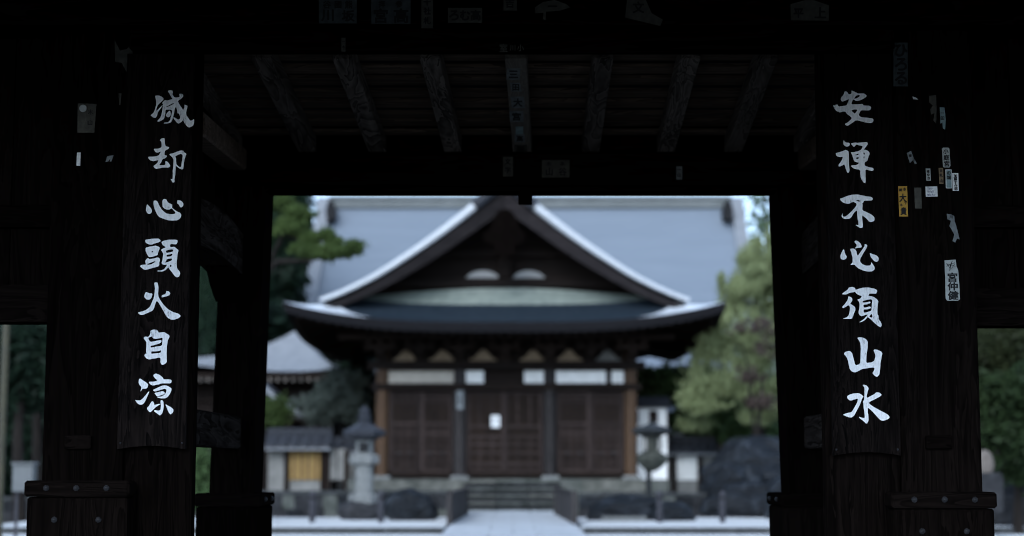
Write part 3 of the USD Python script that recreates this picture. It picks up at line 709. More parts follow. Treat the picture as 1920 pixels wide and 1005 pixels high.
obj('window', bx(a[0] + .15, b[0] - .25, 50.97, 50.998, b[2] - .65, b[2] - .15), 'grey_plaster', s2)

# ------------------------------------------------------------------ lanterns, bollards, rocks, low walls
p = at(682, 950, 33.0)
L = thing('stone_lantern', 'pale granite lantern with wide dark cap on a rock mound', 'stone lantern', (p[0], 33, 0.1))
zz = lambda py: at(682, py, 33.0)[2]
x = p[0]
obj('base', rock((x - .05, 33.0, 0.22), (0.46, 0.42, 0.30), 5, 0.3), 'garden_stone', L, smooth=25)
obj('foot', lathe([(.30, .38), (.30, zz(930) - .0), (.26, zz(926))], (x, 33, 0), 6), 'granite', L)
obj('shaft', lathe([(.185, zz(926)), (.17, zz(898)), (.185, zz(894)), (.17, zz(890)), (.175, zz(873))], (x, 33, 0), 20), 'granite', L, smooth=40)
obj('platform', lathe([(.20, zz(873)), (.29, zz(868)), (.295, zz(856)), (.23, zz(851))], (x, 33, 0), 6), 'granite', L)
fb = obj('fire_box', lathe([(.16, zz(851)), (.17, zz(825))], (x, 33, 0), 6, 0.0), 'granite', L)
obj('opening', bx(x - .09, x + .09, 32.83, 32.87, zz(847), zz(830)), 'lamp_dark', fb)
obj('cap', lathe([(.22, zz(825)), (.40, zz(817)), (.42, zz(808)), (.26, zz(801)), (.13, zz(793)), (.10, zz(790))], (x, 33, 0), 6), 'tile', L)
obj('finial', lathe([(.10, zz(790)), (.14, zz(783)), (.08, zz(779)), (.11, zz(773)), (.07, zz(766)), (.0, zz(760))], (x, 33, 0), 14), 'tile', L, smooth=40)
p = at(1217, 950, 33.0)
x = p[0]
L = thing('bronze_lantern', 'dark bronze lantern on a slender post right of the steps', 'lantern', (x, 33, 0.1))
zz = lambda py: at(1217, py, 33.0)[2]
obj('post', lathe([(.10, .1), (.06, .2), (.05, .4), (.055, zz(884)), (.09, zz(880))], (x + .0, 33, 0), 12), 'bronze', L, smooth=40)
obj('bowl', lathe([(.06, zz(884)), (.17, zz(878)), (.28, zz(868)), (.31, zz(860)), (.25, zz(850)), (.19, zz(849))], (x + .06, 33, 0), 20), 'patina', L, smooth=40)
fb = obj('fire_box', lathe([(.20, zz(849)), (.20, zz(818))], (x + .06, 33, 0), 6, math.pi / 6), 'patina', L)
for dx in (-.15, .15):
    obj('opening', bx(x + .06 + dx - .05, x + .06 + dx + .05, 32.80, 32.86, zz(845), zz(822)), 'grey_plaster', fb)
obj('cap', lathe([(.20, zz(818)), (.41, zz(812)), (.43, zz(806)), (.30, zz(800)), (.12, zz(796)), (.06, zz(793)), (.05, zz(789)), (.0, zz(786))], (x + .06, 33, 0), 6, math.pi / 6), 'bronze', L)

bol = None
for px, lab in ((585, 'dark bollard left of the stone lantern'), (714, 'dark bollard between stone lantern and pointed boulder'), (1355, 'dark bollard in front of the big boulder on the right'), (1237, 'dark bollard beside the flat rock right of the path')):
    q = at(px, 984, 31.2); base = (q[0], 31.2, 0.1)
    if bol is None:
        bol = thing('bollard', lab, 'bollard', base, 'dark bollards along the gravel beds')
        obj('post', lathe([(.055, .0), (.055, .52), (.05, .56), (.0, .575)], np.array(base), 12), 'dark_post', bol, smooth=40)
        obj('collar', lathe([(.062, .43), (.066, .45), (.062, .47)], np.array(base), 12), 'iron', bol, smooth=40)
    else:
        dup(bol, base, lab)

def boulder(px, pyb, D, r, seed, m, label, rough=0.35, zc=0.35):
    c = at(px, pyb, D)
    return single('boulder', rock((c[0], D, 0.1 + r[2] * zc), r, seed, rough, 4), m, label, 'boulder', smooth=25)
boulder(771, 970, 32.6, (.50, .42, .42), 4, 'dark_rock', 'pointed dark boulder left of the path beside the barrier', 0.34, 0.45)
boulder(1462, 930, 36.8, (1.75, 1.1, 1.02), 7, 'dark_rock', 'huge dark boulder behind the right post of the gate', 0.40, 0.62)
boulder(1375, 945, 35.4, (.62, .6, .62), 33, 'dark_rock', 'rounded dark boulder leaning against the left side of the huge boulder', 0.40, 0.75)
boulder(1410, 965, 34.6, (.95, .6, .52), 12, 'dark_rock', 'lower dark boulder in front of the huge boulder', 0.40, 0.4)
boulder(1180, 970, 32.8, (.80, .5, .36), 15, 'dark_rock', 'flat topped dark rock right of the path', 0.30, 0.4)
boulder(1262, 975, 32.4, (.42, .4, .26), 18, 'dark_rock', 'small slanting rock right of the flat topped rock', 0.32, 0.4)
boulder(1510, 950, 33.5, (.8, .7, .8), 21, 'dark_rock', 'dark boulder half hidden by the right gate post', 0.32, 0.4)
boulder(1895, 965, 30.0, (.75, .6, .55), 24, 'garden_stone', 'grey boulder seen through the opening at far right', 0.34, 0.45)
boulder(80, 975, 27.0, (.22, .22, .20), 27, 'garden_stone', 'small dark boulder beside the grey metal box', 0.3, 0.4)
def low_wall(label, pxa, pxb, D, ztop, seed):
    a, b = at(pxa, 960, D)[0], at(pxb, 960, D)[0]
    t = thing('low_stone_wall', label, 'wall', ((a + b) / 2, D, 0))
    R = random.Random(seed)
    rows = [(0.0, 0.34 * ztop + .05), (0.34 * ztop + .05, ztop - .08)]
    k = 0
    for z0, z1 in rows:
        x = a
        while x < b:
            w = R.uniform(.22, .42)
            obj('stone', block((x + w / 2, D, (z0 + z1) / 2), (w / 2 * 1.0, .17, (z1 - z0) / 2 * 1.05), seed + k), R.choice(['garden_stone', 'garden_stone', 'mossy_stone', 'dark_rock']), t)
            x += w; k += 1
    n = max(2, int((b - a) / .9))
    for k in range(n):
        obj('coping', bx(a + (b - a) * k / n + .004, a + (b - a) * (k + 1) / n - .004, D - .2, D + .25, ztop - .078, ztop, .015), 'kerb_stone', t)
low_wall('low dark stone wall left of the path behind the bollards', 380, 838, 34.6, 0.62, 40)
low_wall('low dark stone wall right of the path behind the bollards', 1085, 1490, 35.8, 0.56, 90)
low_wall('low dark stone wall beyond the opening at far left', -40, 100, 34.6, 0.5, 140)
# row of pale pebbles under the flat rock
R = random.Random(8)
peb = None
for k in range(9):
    q = at(1132 + 9.5 * k, 976, 31.9); base = (q[0], 31.9, 0.1)
    lab = 'pale pebble in the short row below the flat topped rock'
    if peb is None:
        peb = thing('pebble', lab, 'pebble', base, 'pale pebbles in a row under the flat rock')
        obj('stone', rock((q[0], 31.9, .14), (.045, .05, .06), 31, .2, 2), 'granite', peb, smooth=30)
    else:
        dup(peb, base, lab, None, R.uniform(0, 360))
# far left: metal box, bamboo pole ; far right: pale stone marker
q0, q1 = at(22, 922, 26.0), at(62, 868, 26.0)
t = thing('metal_cabinet', 'grey metal cabinet on a thin post seen at far left', 'cabinet', ((q0[0] + q1[0]) / 2, 26.1, 0))
obj('body', bx(q0[0], q1[0], 26.0, 26.25, q0[2], q1[2] - .03, .012), 'metal_box', t)
obj('lid', bx(q0[0] - .02, q1[0] + .02, 25.97, 26.28, q1[2] - .027, q1[2] + .01, .008), 'metal_box', t)
obj('post', bx(q0[0] + .03, q0[0] + .07, 26.08, 26.12, 0, q0[2] - .002), 'dark_post', t)
q = at(4, 800, 24.0)
single('bamboo_pole', tube([(q[0], 24, 0), (q[0] + .01, 24, 3.4)], .05, 10), 'bamboo', 'upright yellow bamboo pole at the left edge', 'pole', smooth=40)
q = at(1848, 890, 27.0)
t = thing('stone_marker', 'pale rounded stone marker at the far right opening', 'stone marker', (q[0], 27, 0))
obj('stone', rock((q[0], 27, q[2] + .17), (.13, .1, .22), 51, .15, 3), 'pale_stone', t, smooth=30)
obj('base', block((q[0], 27, q[2] - .28), (.22, .18, .3), 52), 'garden_stone', t)
# ------------------------------------------------------------------ trees
def leaves(blobs, n, size, seed, up=0.0, aspect=1.0, shell=0.55):
    """leaf faces through ellipsoids; blobs: (centre, radii, weight)"""
    R = np.random.RandomState(seed)
    w = np.array([b[2] for b in blobs], float); w /= w.sum()
    V, k0 = [], 0
    for (c, r, _), k in zip(blobs, np.maximum(1, (w * n).astype(int))):
        d = R.normal(size=(k, 3)); d /= np.linalg.norm(d, axis=1, keepdims=True)
        rad = (shell + (1 - shell) * R.rand(k)) ** 0.7
        # clumps: pull leaves towards random clump centres
        cl = R.normal(size=(max(4, k // 45), 3)); cl /= np.linalg.norm(cl, axis=1, keepdims=True)
        cl *= (0.45 + 0.6 * R.rand(len(cl)))[:, None]
        pos = cl[R.randint(len(cl), size=k)] + 0.26 * R.normal(size=(k, 3))
        mixm = (R.rand(k) < 0.72)[:, None]
        pos = np.where(mixm, pos, d * rad[:, None])
        pos = pos * np.asarray(r) + np.asarray(c)
        a = R.normal(size=(k, 3)); a[:, 2] += up * 2.2
        a += up * 0.8 * d
        a /= np.linalg.norm(a, axis=1, keepdims=True)
        b = np.cross(a, R.normal(size=(k, 3))); b /= np.linalg.norm(b, axis=1, keepdims=True) + 1e-9
        s = size * (0.6 + 0.8 * R.rand(k))[:, None]
        L, W = s * aspect, s / aspect
        V.append(np.stack([pos - a * L * .5, pos + b * W * .5, pos + a * L * .6, pos - b * W * .5], 1))
    V = np.concatenate(V)
    m = len(V)
    i = np.arange(m)[:, None] * 4
    return trimesh.Trimesh(V.reshape(-1, 3), np.vstack([i + [0, 1, 2], i + [0, 2, 3]]), process=False)
def tree(name, label, cat, base, trunk, limbs, blobs, n, size, m, seed, up=0.0, aspect=1.3, r0=0.2, extra=None, group=None):
    t = thing(name, label, cat, base, group)
    parts = [tube(trunk, np.linspace(r0, r0 * 0.35, len(trunk)), 10)]
    obj('trunk', parts, 'bark', t, smooth=50)
    for l in limbs:
        obj('limb', tube(l, np.linspace(r0 * 0.4, r0 * 0.1, len(l)), 7), 'bark', t, smooth=50)
    obj('crown', leaves(blobs, n, size, seed, up, aspect), m, t)
    if extra:
        obj('crown', leaves(extra[0], extra[1], size, seed + 1, up, aspect), extra[2], t)
    return t
def B(px, py, D, rx, ry, rz, w=1.0):
    return (at(px, py, D), (rx, ry, rz), w)
# pine reaching in from the left, with layered pads
P0 = at(470, 900, 31.5)
tr = [(P0[0], 31.5, 0), (P0[0] + .1, 31.4, 1.6), (P0[0] - .1, 31.6, 3.2), (P0[0] + .15, 31.5, 4.6), (P0[0], 31.5, 6.6)]
pads = [B(663, 463, 30.5, .17, .2, .11, .8), B(640, 472, 30.5, .22, .2, .09, .8), B(612, 474, 30.6, .26, .25, .10, 1.0), B(575, 470, 30.8, .24, .25, .12, .9), B(612, 440, 30.7, .15, .15, .08, .6), B(628, 455, 30.7, .14, .15, .07, .5), B(545, 425, 31.0, .30, .35, .17, 1.2), B(585, 448, 30.8, .2, .2, .09, .7), B(560, 400, 31.0, .25, .3, .12, .8), B(530, 385, 31.2, .25, .3, .15, .8)]
tree('pine_tree', 'pine tree whose bright branch reaches over the pale roof from the left', 'pine tree', (P0[0], 31.5, 0), tr,
     [[tr[3], at(520, 490, 31.0), at(580, 488, 30.7), at(645, 470, 30.5)], [tr[3], at(530, 440, 31.0), at(575, 452, 30.8)], [tr[2], at(440, 560, 31.2), at(410, 540, 31.0)]],
     pads, 9000, .06, 'pine_bright', 61, 0.6, 2.2, .17,
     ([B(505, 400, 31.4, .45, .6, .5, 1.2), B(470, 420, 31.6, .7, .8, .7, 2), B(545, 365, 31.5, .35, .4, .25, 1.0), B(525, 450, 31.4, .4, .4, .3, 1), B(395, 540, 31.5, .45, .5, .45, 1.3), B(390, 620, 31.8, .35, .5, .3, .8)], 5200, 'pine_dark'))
# dark conifers far left
for i, (px, top, bot, D, w) in enumerate(((530, 250, 760, 74.0, 2.0), (470, 300, 800, 56.0, 2.2), (550, 270, 740, 78.0, 1.9), (400, 330, 800, 52.0, 2.0), (515, 480, 800, 54.0, 1.1), (640, 612, 800, 53.2, 1.0))):
    zt, zb = at(px, top, D)[2], at(px, bot, D)[2]
    X = at(px, top, D)[0]
    bl = [((X + .25 * math.sin(k * 2.3), D, zb + (zt - zb) * (k + .3) / 7), (w * (1 - .62 * k / 7), w * (1 - .62 * k / 7), (zt - zb) / 9), 1.5 - k / 7) for k in range(7)]
    lab = ['tall dark conifer left of the big pale roof', 'dark conifer behind the pine branch', 'dark conifer close against the roof edge', 'dark conifer in the gap beside the left gate post', 'shorter dark conifer above the small side hall', 'low dark conifer between the side hall and the eave of the front hall'][i]
    tree('conifer', lab, 'conifer', (X, D, 0), [(X, D, 0), (X + .1, D, zt * .5), (X, D, zt)], [], bl, 6500, .34, 'conifer_dark', 70 + i, 0.2, 1.5, .28)
# bare-ish plum shrubs between side hall and temple
q = at(620, 790, 43.5)
tree('plum_shrub', 'grey green plum shrub left of the temple hall', 'shrub', (q[0], 43.5, 0), [(q[0], 43.5, 0), (q[0] + .1, 43.5, .9), (q[0], 43.5, 1.8)],
     [[(q[0], 43.5, .7), at(590, 760, 43.5), at(570, 740, 43.5)], [(q[0], 43.5, .8), at(650, 760, 43.5), at(660, 720, 43.5)]],
     [B(640, 735, 43.5, .55, .5, .55), B(600, 765, 43.3, .55, .5, .4), B(660, 765, 43.6, .4, .5, .35)], 3600, .11, 'leaf_grey', 90, 0.2, 1.8, .09)
q = at(520, 790, 43.0)
tree('green_shrub', 'bright green clipped shrub at the left below the porch roof', 'shrub', (q[0], 43.0, 0), [(q[0], 43, 0), (q[0], 43, .8), (q[0], 43, 1.7)], [],
     [B(512, 770, 42.6, .42, .4, .28), B(500, 790, 42.6, .4, .4, .2)], 2200, .10, 'pine_bright', 93, 0.2, 1.5, .08)
q = at(388, 830, 30.0)
tree('garden_shrub', 'mid green garden shrub in the gap beside the left jamb', 'shrub', (q[0], 30, 0), [(q[0], 30, 0), (q[0], 30, .9), (q[0] + .05, 30, 1.9)], [],
     [B(372, 880, 30, .3, .3, .5), B(385, 930, 30, .3, .3, .25)], 1800, .09, 'leaf_mid', 95, 0.1, 1.4, .07)
# right: feathery light cypress
q = at(1420, 830, 41.0); X = q[0]
bl = [B(1425, 560, 41, .5, .5, .6, .8), B(1385, 610, 40.6, .6, .6, .5, .7), B(1445, 620, 41, .7, .7, .7, .7), B(1350, 700, 40.4, .75, .7, .5, .75), B(1420, 720, 40.8, .9, .8, .7, .9), B(1305, 745, 40.6, .5, .5, .35, .8), B(1480, 580, 41.2, .5, .6, .8, .9),
      B(1400, 660, 40.5, .8, .7, .6, 1.2), B(1450, 540, 41.0, .4, .4, .6, 1.0), B(1442, 505, 41.2, .22, .25, .45, .6), B(1410, 500, 41.0, .16, .2, .38, .45), B(1380, 545, 40.8, .15, .2, .35, .35), B(1352, 540, 40.5, .10, .15, .36, .22), B(1338, 600, 40.5, .16, .2, .35, .3), B(1325, 650, 40.4, .25, .3, .3, .5), B(1455, 470, 41.2, .15, .2, .3, .3)]
Rc = random.Random(77)
for k in range(34):
    f = Rc.random()
    py = 480 + 320 * f
    px = 1432 + Rc.uniform(-1, 1) * (35 + 110 * f) - 20 * f
    bl.append(B(px, py, 40.7 + Rc.uniform(-.5, .5), .30 + .12 * f, .25, .13 + .10 * (1 - f), .42))
for k in range(16):
    f = k / 15
    bl.append(B(1436 - 130 * f + Rc.uniform(-14, 14), 455 + 215 * f + Rc.uniform(-14, 14), 40.6, .09, .10, .34 + .1 * Rc.random(), .22))
tree('cypress', 'feathery yellow green cypress in front of the big roof at right', 'cypress', (X, 41, 0), [(X, 41, 0), (X + .1, 41, 2.5), (X, 41, 4.2), (X + .1, 41, 6.4)],
     [[(X + .05, 41, 2.2), at(1360, 690, 40.6), at(1335, 640, 40.4)], [(X, 41, 3.6), at(1385, 590, 40.7), at(1370, 540, 40.7)]], bl, 26000, .085, 'cypress_light', 101, 0.7, 2.3, .14)
q = at(1340, 830, 44.0); X = q[0]
tree('broadleaf_tree', 'dark green bushy tree below the cypress right of the hall', 'tree', (X, 44, 0), [(X, 44, 0), (X, 44, 1.5), (X + .1, 44, 3.4)], [],
     [B(1300, 720, 44, .7, .7, .5), B(1350, 770, 43.6, .9, .8, .5), B(1390, 800, 43.4, .8, .7, .4), B(1270, 730, 44.2, .6, .6, .35), B(1225, 715, 45.5, .7, .5, .3), B(1300, 790, 44, .6, .6, .35)], 9000, .14, 'leaf_mid', 104, 0.1, 1.4, .16)
q = at(1425, 830, 39.0); X = q[0]
tree('maple', 'small rusty leaved maple among the greenery at right', 'maple', (X, 39, 0), [(X, 39, 0), (X - .1, 39, 1.5), (X + .1, 39, 3.2)], [[(X - .1, 39, 1.5), at(1400, 680, 39), at(1390, 640, 39)]],
     [B(1415, 610, 38.8, .45, .4, .22), B(1440, 650, 38.8, .4, .4, .35), B(1400, 700, 38.8, .35, .35, .2), B(1430, 750, 38.8, .4, .4, .2)], 700, .09, 'leaf_rust', 107, 0.0, 1.4, .09)
q = at(1440, 830, 76.0); X = q[0]
tree('airy_tree', 'tall loose tree with white sky gaps behind the cypress', 'tree', (X, 76, 0), [(X, 76, 0), (X, 76, 6), (X + .1, 76, 11), (X, 76, 15)],
     [[(X, 76, 7.4), at(1400, 440, 76), at(1385, 400, 76)], [(X, 76, 8.6), at(1470, 430, 76), at(1490, 380, 76)]],
     [B(1412, 400, 76, 0.92, .9, 0.55, 1), B(1446, 425, 76, 0.85, .9, 0.61, 1), B(1405, 455, 76, 0.61, .9, 0.49, .8), B(1432, 375, 76, 0.61, .8, 0.37, .6), B(1490, 400, 76, 1.22, .9, 1.10, 1.4), B(1440, 470, 76, 1.22, .9, 0.61, 1.3), B(1480, 330, 76, 1.34, .9, 0.61, .8)], 430, .27, 'leaf_mid', 110, 0.1, 1.3, .16)
# far right opening
for i, (px, py, D, m, lab, seed) in enumerate(((1870, 690, 31.0, 'leaf_olive', 'olive green tree filling the top of the far right opening', 121), (1905, 800, 28.5, 'leaf_deep', 'bushy green tree at the right edge of the far right opening', 122), (1850, 800, 33.0, 'leaf_olive', 'russet tinged shrub low in the far right opening', 123))):
    q = at(px, 900, D); X = q[0]; zc = at(px, py, D)[2]
    bl = [((X + .5 * math.cos(k * 2.1 + i), D + .4 * math.sin(k * 2.1), zc + .55 * math.sin(k * 1.3 + i)), (.55, .55, .42), 1) for k in range(7)]
    tree('garden_tree', lab, 'tree', (X, D, 0), [(X, D, 0), (X + .06, D, zc * .55), (X - .05, D, zc + .4)], [[(X + .05, D, zc * .5), (X + .45, D, zc), (X + .6, D + .1, zc + .5)]], bl, 6000, .12, m, seed, 0.1, 1.5, .10)
q = at(1880, 640, 60.0)
for i, px in enumerate((1500, 1600, 1720, 1830, 1920)):
    D = 68 + 3 * (i % 2); q = at(px, 700, D); X = q[0]; zt = at(px, 640 if i == 0 else 520, D)[2]
    bl = [((X + .4 * math.sin(k * 2.3 + i), D, zt * (k + .5) / 7), (2.6 * (1 - .5 * k / 7), 2.0, zt / 8), 1.5 - k / 7) for k in range(7)]
    tree('conifer', ['dark conifer behind the cypress, next to the right jamb', 'far conifer screened by the right plaque', 'far conifer screened by the sticker covered post', 'far conifer at the inner edge of the far right opening', 'far conifer at the outer edge of the far right opening'][i], 'conifer', (X, D, 0), [(X, D, 0), (X, D, zt * .5), (X, D, zt)], [], bl, 4500, .42, 'leaf_deep' if i % 2 else 'conifer_dark', 130 + i, 0.2, 1.5, .3)
# far left opening
for i, (px, py, D, m, lab) in enumerate(((40, 680, 33.0, 'conifer_dark', 'dark evergreen tree seen through the far left opening'), (75, 640, 36.0, 'leaf_deep', 'green branches beside the left post in the far left opening'))):
    q = at(px, 900, D); X = q[0]; zc = at(px, py, D)[2]
    bl = [((X + .6 * math.cos(k * 2.1 + i), D + .5 * math.sin(k * 2.1), zc + .6 * math.sin(k * 1.3 + i)), (.6, .6, .5), 1) for k in range(7)]
    tree('garden_tree', lab, 'tree', (X, D, 0), [(X, D, 0), (X - .1, D, zc * .55), (X, D, zc + .4)], [], bl, 5000, .14, m, 150 + i, 0.1, 1.5, .14)
for i, px in enumerate((-60, 30, 120, 330)):
    D = 50 + 2 * (i % 2); q = at(px, 700, D); X = q[0]; zt = at(px, 420, D)[2]
    bl = [((X + .4 * math.sin(k * 2.3 + i), D, zt * (k + .5) / 7), (2.2 * (1 - .5 * k / 7), 2.0, zt / 8), 1.5 - k / 7) for k in range(7)]
    tree('conifer', ['far dark conifer at the outer edge of the far left opening', 'far dark conifer in the middle of the far left opening', 'far dark conifer screened by the left post', 'far dark conifer screened by the left plaque'][i], 'conifer', (X, D, 0), [(X, D, 0), (X, D, zt * .5), (X, D, zt)], [], bl, 4500, .38, 'conifer_dark', 160 + i, 0.2, 1.5, .3)

# ------------------------------------------------------------------ the gate we look through
gate = thing('temple_gate', 'huge dark timber gate framing the view, with posts, beams and slatted ceiling', 'gate', (0, 10, 0))
skew = lambda D: 0.03 * (D - 9.0)
# main posts with iron-bound shoes
for x0, x1, sx0, sx1, zt in ((-2.465, -2.045, -2.502, -1.985, 1.066), (2.045, 2.465, 1.966, 2.486, 1.007)):
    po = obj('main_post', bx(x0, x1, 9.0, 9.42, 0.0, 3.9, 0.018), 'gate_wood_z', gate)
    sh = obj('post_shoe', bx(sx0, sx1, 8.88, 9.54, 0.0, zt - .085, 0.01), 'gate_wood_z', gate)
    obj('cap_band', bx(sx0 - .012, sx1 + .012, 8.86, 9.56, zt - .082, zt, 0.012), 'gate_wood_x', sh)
    for fx in (0.2, 0.5, 0.8):
        obj('rivet', lathe([(.016, 0), (.013, .006), (.006, .010), (0, .011)], (0, 0, 0), 10).apply_transform(trimesh.transformations.rotation_matrix(math.pi / 2, (1, 0, 0))).apply_translation((sx0 + (sx1 - sx0) * fx, 8.859, zt - .038)), 'rivet_iron', sh, smooth=40)
    for fx in (0.28, 0.72):
        obj('rivet', lathe([(.016, 0), (.013, .006), (.006, .010), (0, .011)], (0, 0, 0), 10).apply_transform(trimesh.transformations.rotation_matrix(math.pi / 2, (1, 0, 0))).apply_translation((sx0 + (sx1 - sx0) * fx, 8.879, zt - .20)), 'rivet_iron', sh, smooth=40)
    obj('peg_hole', bx((x0 + x1) / 2 - .09, (x0 + x1) / 2 + .05, 8.975, 8.998, 1.23, 1.30, .006), 'gate_wood_x', po)
# jambs that carry the plaques
for x0, x1 in ((-2.04, -1.682), (1.652, 2.04)):
    obj('jamb', bx(x0, x1, 9.03, 9.15, 0.0, 3.9, 0.012), 'gate_wood_z', gate)
# rear posts, leaning a little inwards, with shoes
for sg, xb0, xb1, lean in ((-1, -1.945, -1.66, .045), (1, 1.787, 2.08, -.047)):
    m = bx(xb0, xb1, 11.05, 11.45, 0.0, 3.3, 0.012)
    v = m.vertices.copy(); v[:, 0] += lean * (v[:, 2] - 1.0) / 2.0; m.vertices = v
    obj('rear_post', m, 'gate_wood_z', gate)
    sh = obj('post_shoe', bx(xb0 - .065, xb1 + .055, 10.95, 11.55, 0.0, .88, 0.01), 'gate_wood_z', gate)
    obj('cap_band', bx(xb0 - .077, xb1 + .067, 10.94, 11.57, .883, .965, 0.012), 'gate_wood_x', sh)
    for yy_ in (11.1, 11.4):
        obj('rivet', trimesh.creation.icosphere(subdivisions=1, radius=.016).apply_translation((xb1 + .068 if sg < 0 else xb0 - .078, yy_, .925)), 'rivet_iron', sh, smooth=60)
# outer posts just out of the picture, so that the beams are carried
for x in (-4.4, 4.4):
    obj('main_post', bx(x - .2, x + .2, 9.0, 9.42, 0, 3.9, .02), 'gate_wood_z', gate)
# front beams
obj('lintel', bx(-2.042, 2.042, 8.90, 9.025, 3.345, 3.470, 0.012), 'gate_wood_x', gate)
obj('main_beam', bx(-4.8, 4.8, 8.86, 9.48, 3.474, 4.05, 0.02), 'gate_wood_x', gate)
# side openings: rail, boards, upper rail
for sg in (-1, 1):
    xa, xb = (sg * 2.468, sg * 4.2)
    zb = 1.886 if sg > 0 else 1.906
    obj('side_rail', bx(xa, xb, 9.08, 9.30, zb, zb + .20, 0.012), 'gate_wood_x', gate)
    obj('side_rail', bx(xa, xb, 9.09, 9.29, 2.42, 2.54, 0.012), 'gate_wood_x', gate)
    n = 7
    for k in range(n):
        a, b = xa + (xb - xa) * k / n, xa + (xb - xa) * (k + 1) / n
        obj('wall_board', bx(a + sg * .003, b - sg * .003, 9.15 + .006 * (k % 2), 9.19, zb + .203, 2.417, .004), 'gate_wood_z', gate)
        obj('wall_board', bx(a + sg * .003, b - sg * .003, 9.15 + .006 * (k % 2), 9.19, 2.543, 3.473, .004), 'gate_wood_z', gate)
# rear beam with lip
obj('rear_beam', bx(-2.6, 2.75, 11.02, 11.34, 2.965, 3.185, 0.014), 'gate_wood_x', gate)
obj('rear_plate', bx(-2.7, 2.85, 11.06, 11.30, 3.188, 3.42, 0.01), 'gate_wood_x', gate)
obj('rear_beam_lip', bx(-1.62, 1.745, 11.06, 11.30, 2.935, 2.962, 0.006), 'gate_wood_x', gate)
c = at(985, 368, 11.05)
obj('latch_block', bx(c[0] - .046, c[0] + .046, 11.04, 11.14, c[2] - .045, 2.934, .006), 'gate_wood_z', gate)
# ties running back from the jambs
for sg, xf in ((-1, -1.745), (1, 1.88)):
    xo = xf + sg * .13
    obj('low_tie', bx(xf, xo, 9.154, 11.046, 1.25, 1.455, 0.012), 'tie_wood', gate)
    ys_ = np.linspace(9.154, 11.6, 17)
    low_ = [(y, 2.37 + 0.03 * math.sin(math.pi * (y - 9.4) / 1.75) if y < 11.1 else 2.38 + .15 * (y - 11.1)) for y in ys_]
    top_ = [(y, 2.63 + 0.05 * math.sin(math.pi * (y - 9.4) / 1.75)) for y in ys_]
    obj('curved_tie', prismx(low_ + top_[::-1], xf + sg * .01, xf + sg * .22), 'tie_wood', gate)
    obj('tie_bracket', prismx([(10.6, 2.42), (11.046, 2.42), (11.046, 2.20), (10.95, 2.23), (10.78, 2.30)], xf + sg * .03, xf + sg * .18), 'gate_wood_y', gate)
    for k in range(7):
        ya = 9.41 + 1.63 * k / 7
        obj('wall_board', bx(xf + sg * .12, xf + sg * .14, ya + .003, ya + 1.63 / 7 - .003, 2.69, 3.30, .003), 'gate_wood_z', gate)
    obj('upper_tie', bar((xf + sg * .06, 9.46, 3.06), (xf + sg * .06, 11.01, 3.13), .14, .14, .012), 'ceiling_wood', gate)
# rafters and ceiling boards
zf, zb_ = 3.465, 3.235
za = lambda y: 3.43 + (3.195 - 3.43) * (y - 9.5) / 1.5       # underside of the rafters
RX = [at(p, 113, 9.5)[0] for p in (330, 490, 642, 806, 967, 1131, 1294, 1440, 1590)]
for i, x in enumerate(RX):
    y0, y1 = 9.49, 11.3
    A = np.array([x + .03 * 0, y0, za(y0) + .055]); Bq = np.array([x + .03 * (y1 - 9.5) + (0.02 if i < 4 else -.03 if i > 4 else 0) * (y1 - 9.5), y1, za(y1) + .055])
    if i == 4:
        obj('rafter', bar(A, Bq, .125, .11, .006), 'pale_wood', gate, label='paler rafter covered in paper slips, in the middle')
    else:
        obj('rafter', bar(A, Bq, .115, .11, .006), 'rafter_wood', gate)
R = random.Random(5)
yb = 9.48
k = 0
while yb < 11.2:
    w = R.uniform(.15, .20)
    z0 = za(yb + w / 2) + .114 + (k % 2) * .006
    obj('ceiling_board', bar((-3.2, yb + w / 2, z0 + .012), (3.3, yb + w / 2, z0 + .012), w - .007, .022, .003), 'ceiling_wood', gate)
    yb += w; k += 1
# roof of the gate (its eaves shade the upper part of the front)
EAVE_Y, EAVE_Z = 5.75, 3.20
for y0, z0, y1, z1 in ((EAVE_Y, EAVE_Z, 9.3, 4.95), (9.3, 4.95, 12.6, 3.42)):
    obj('roof_slope', prismx([(y0, z0), (y1, z1), (y1, z1 + .18), (y0, z0 + .14)], -5.6, 5.6), 'shingle_edge', gate)
for k in range(23):
    x = -5.4 + 10.8 * k / 22
    obj('eave_rafter', bar((x, EAVE_Y + .1, EAVE_Z - .06), (x, 8.86, EAVE_Z + .493 * 3.0 - .06), .09, .10), 'gate_wood_y', gate)
struct('gate_floor', bx(-5.5, 5.5, 4.5, 13.0, 0.0, 0.008), 'kerb_stone')

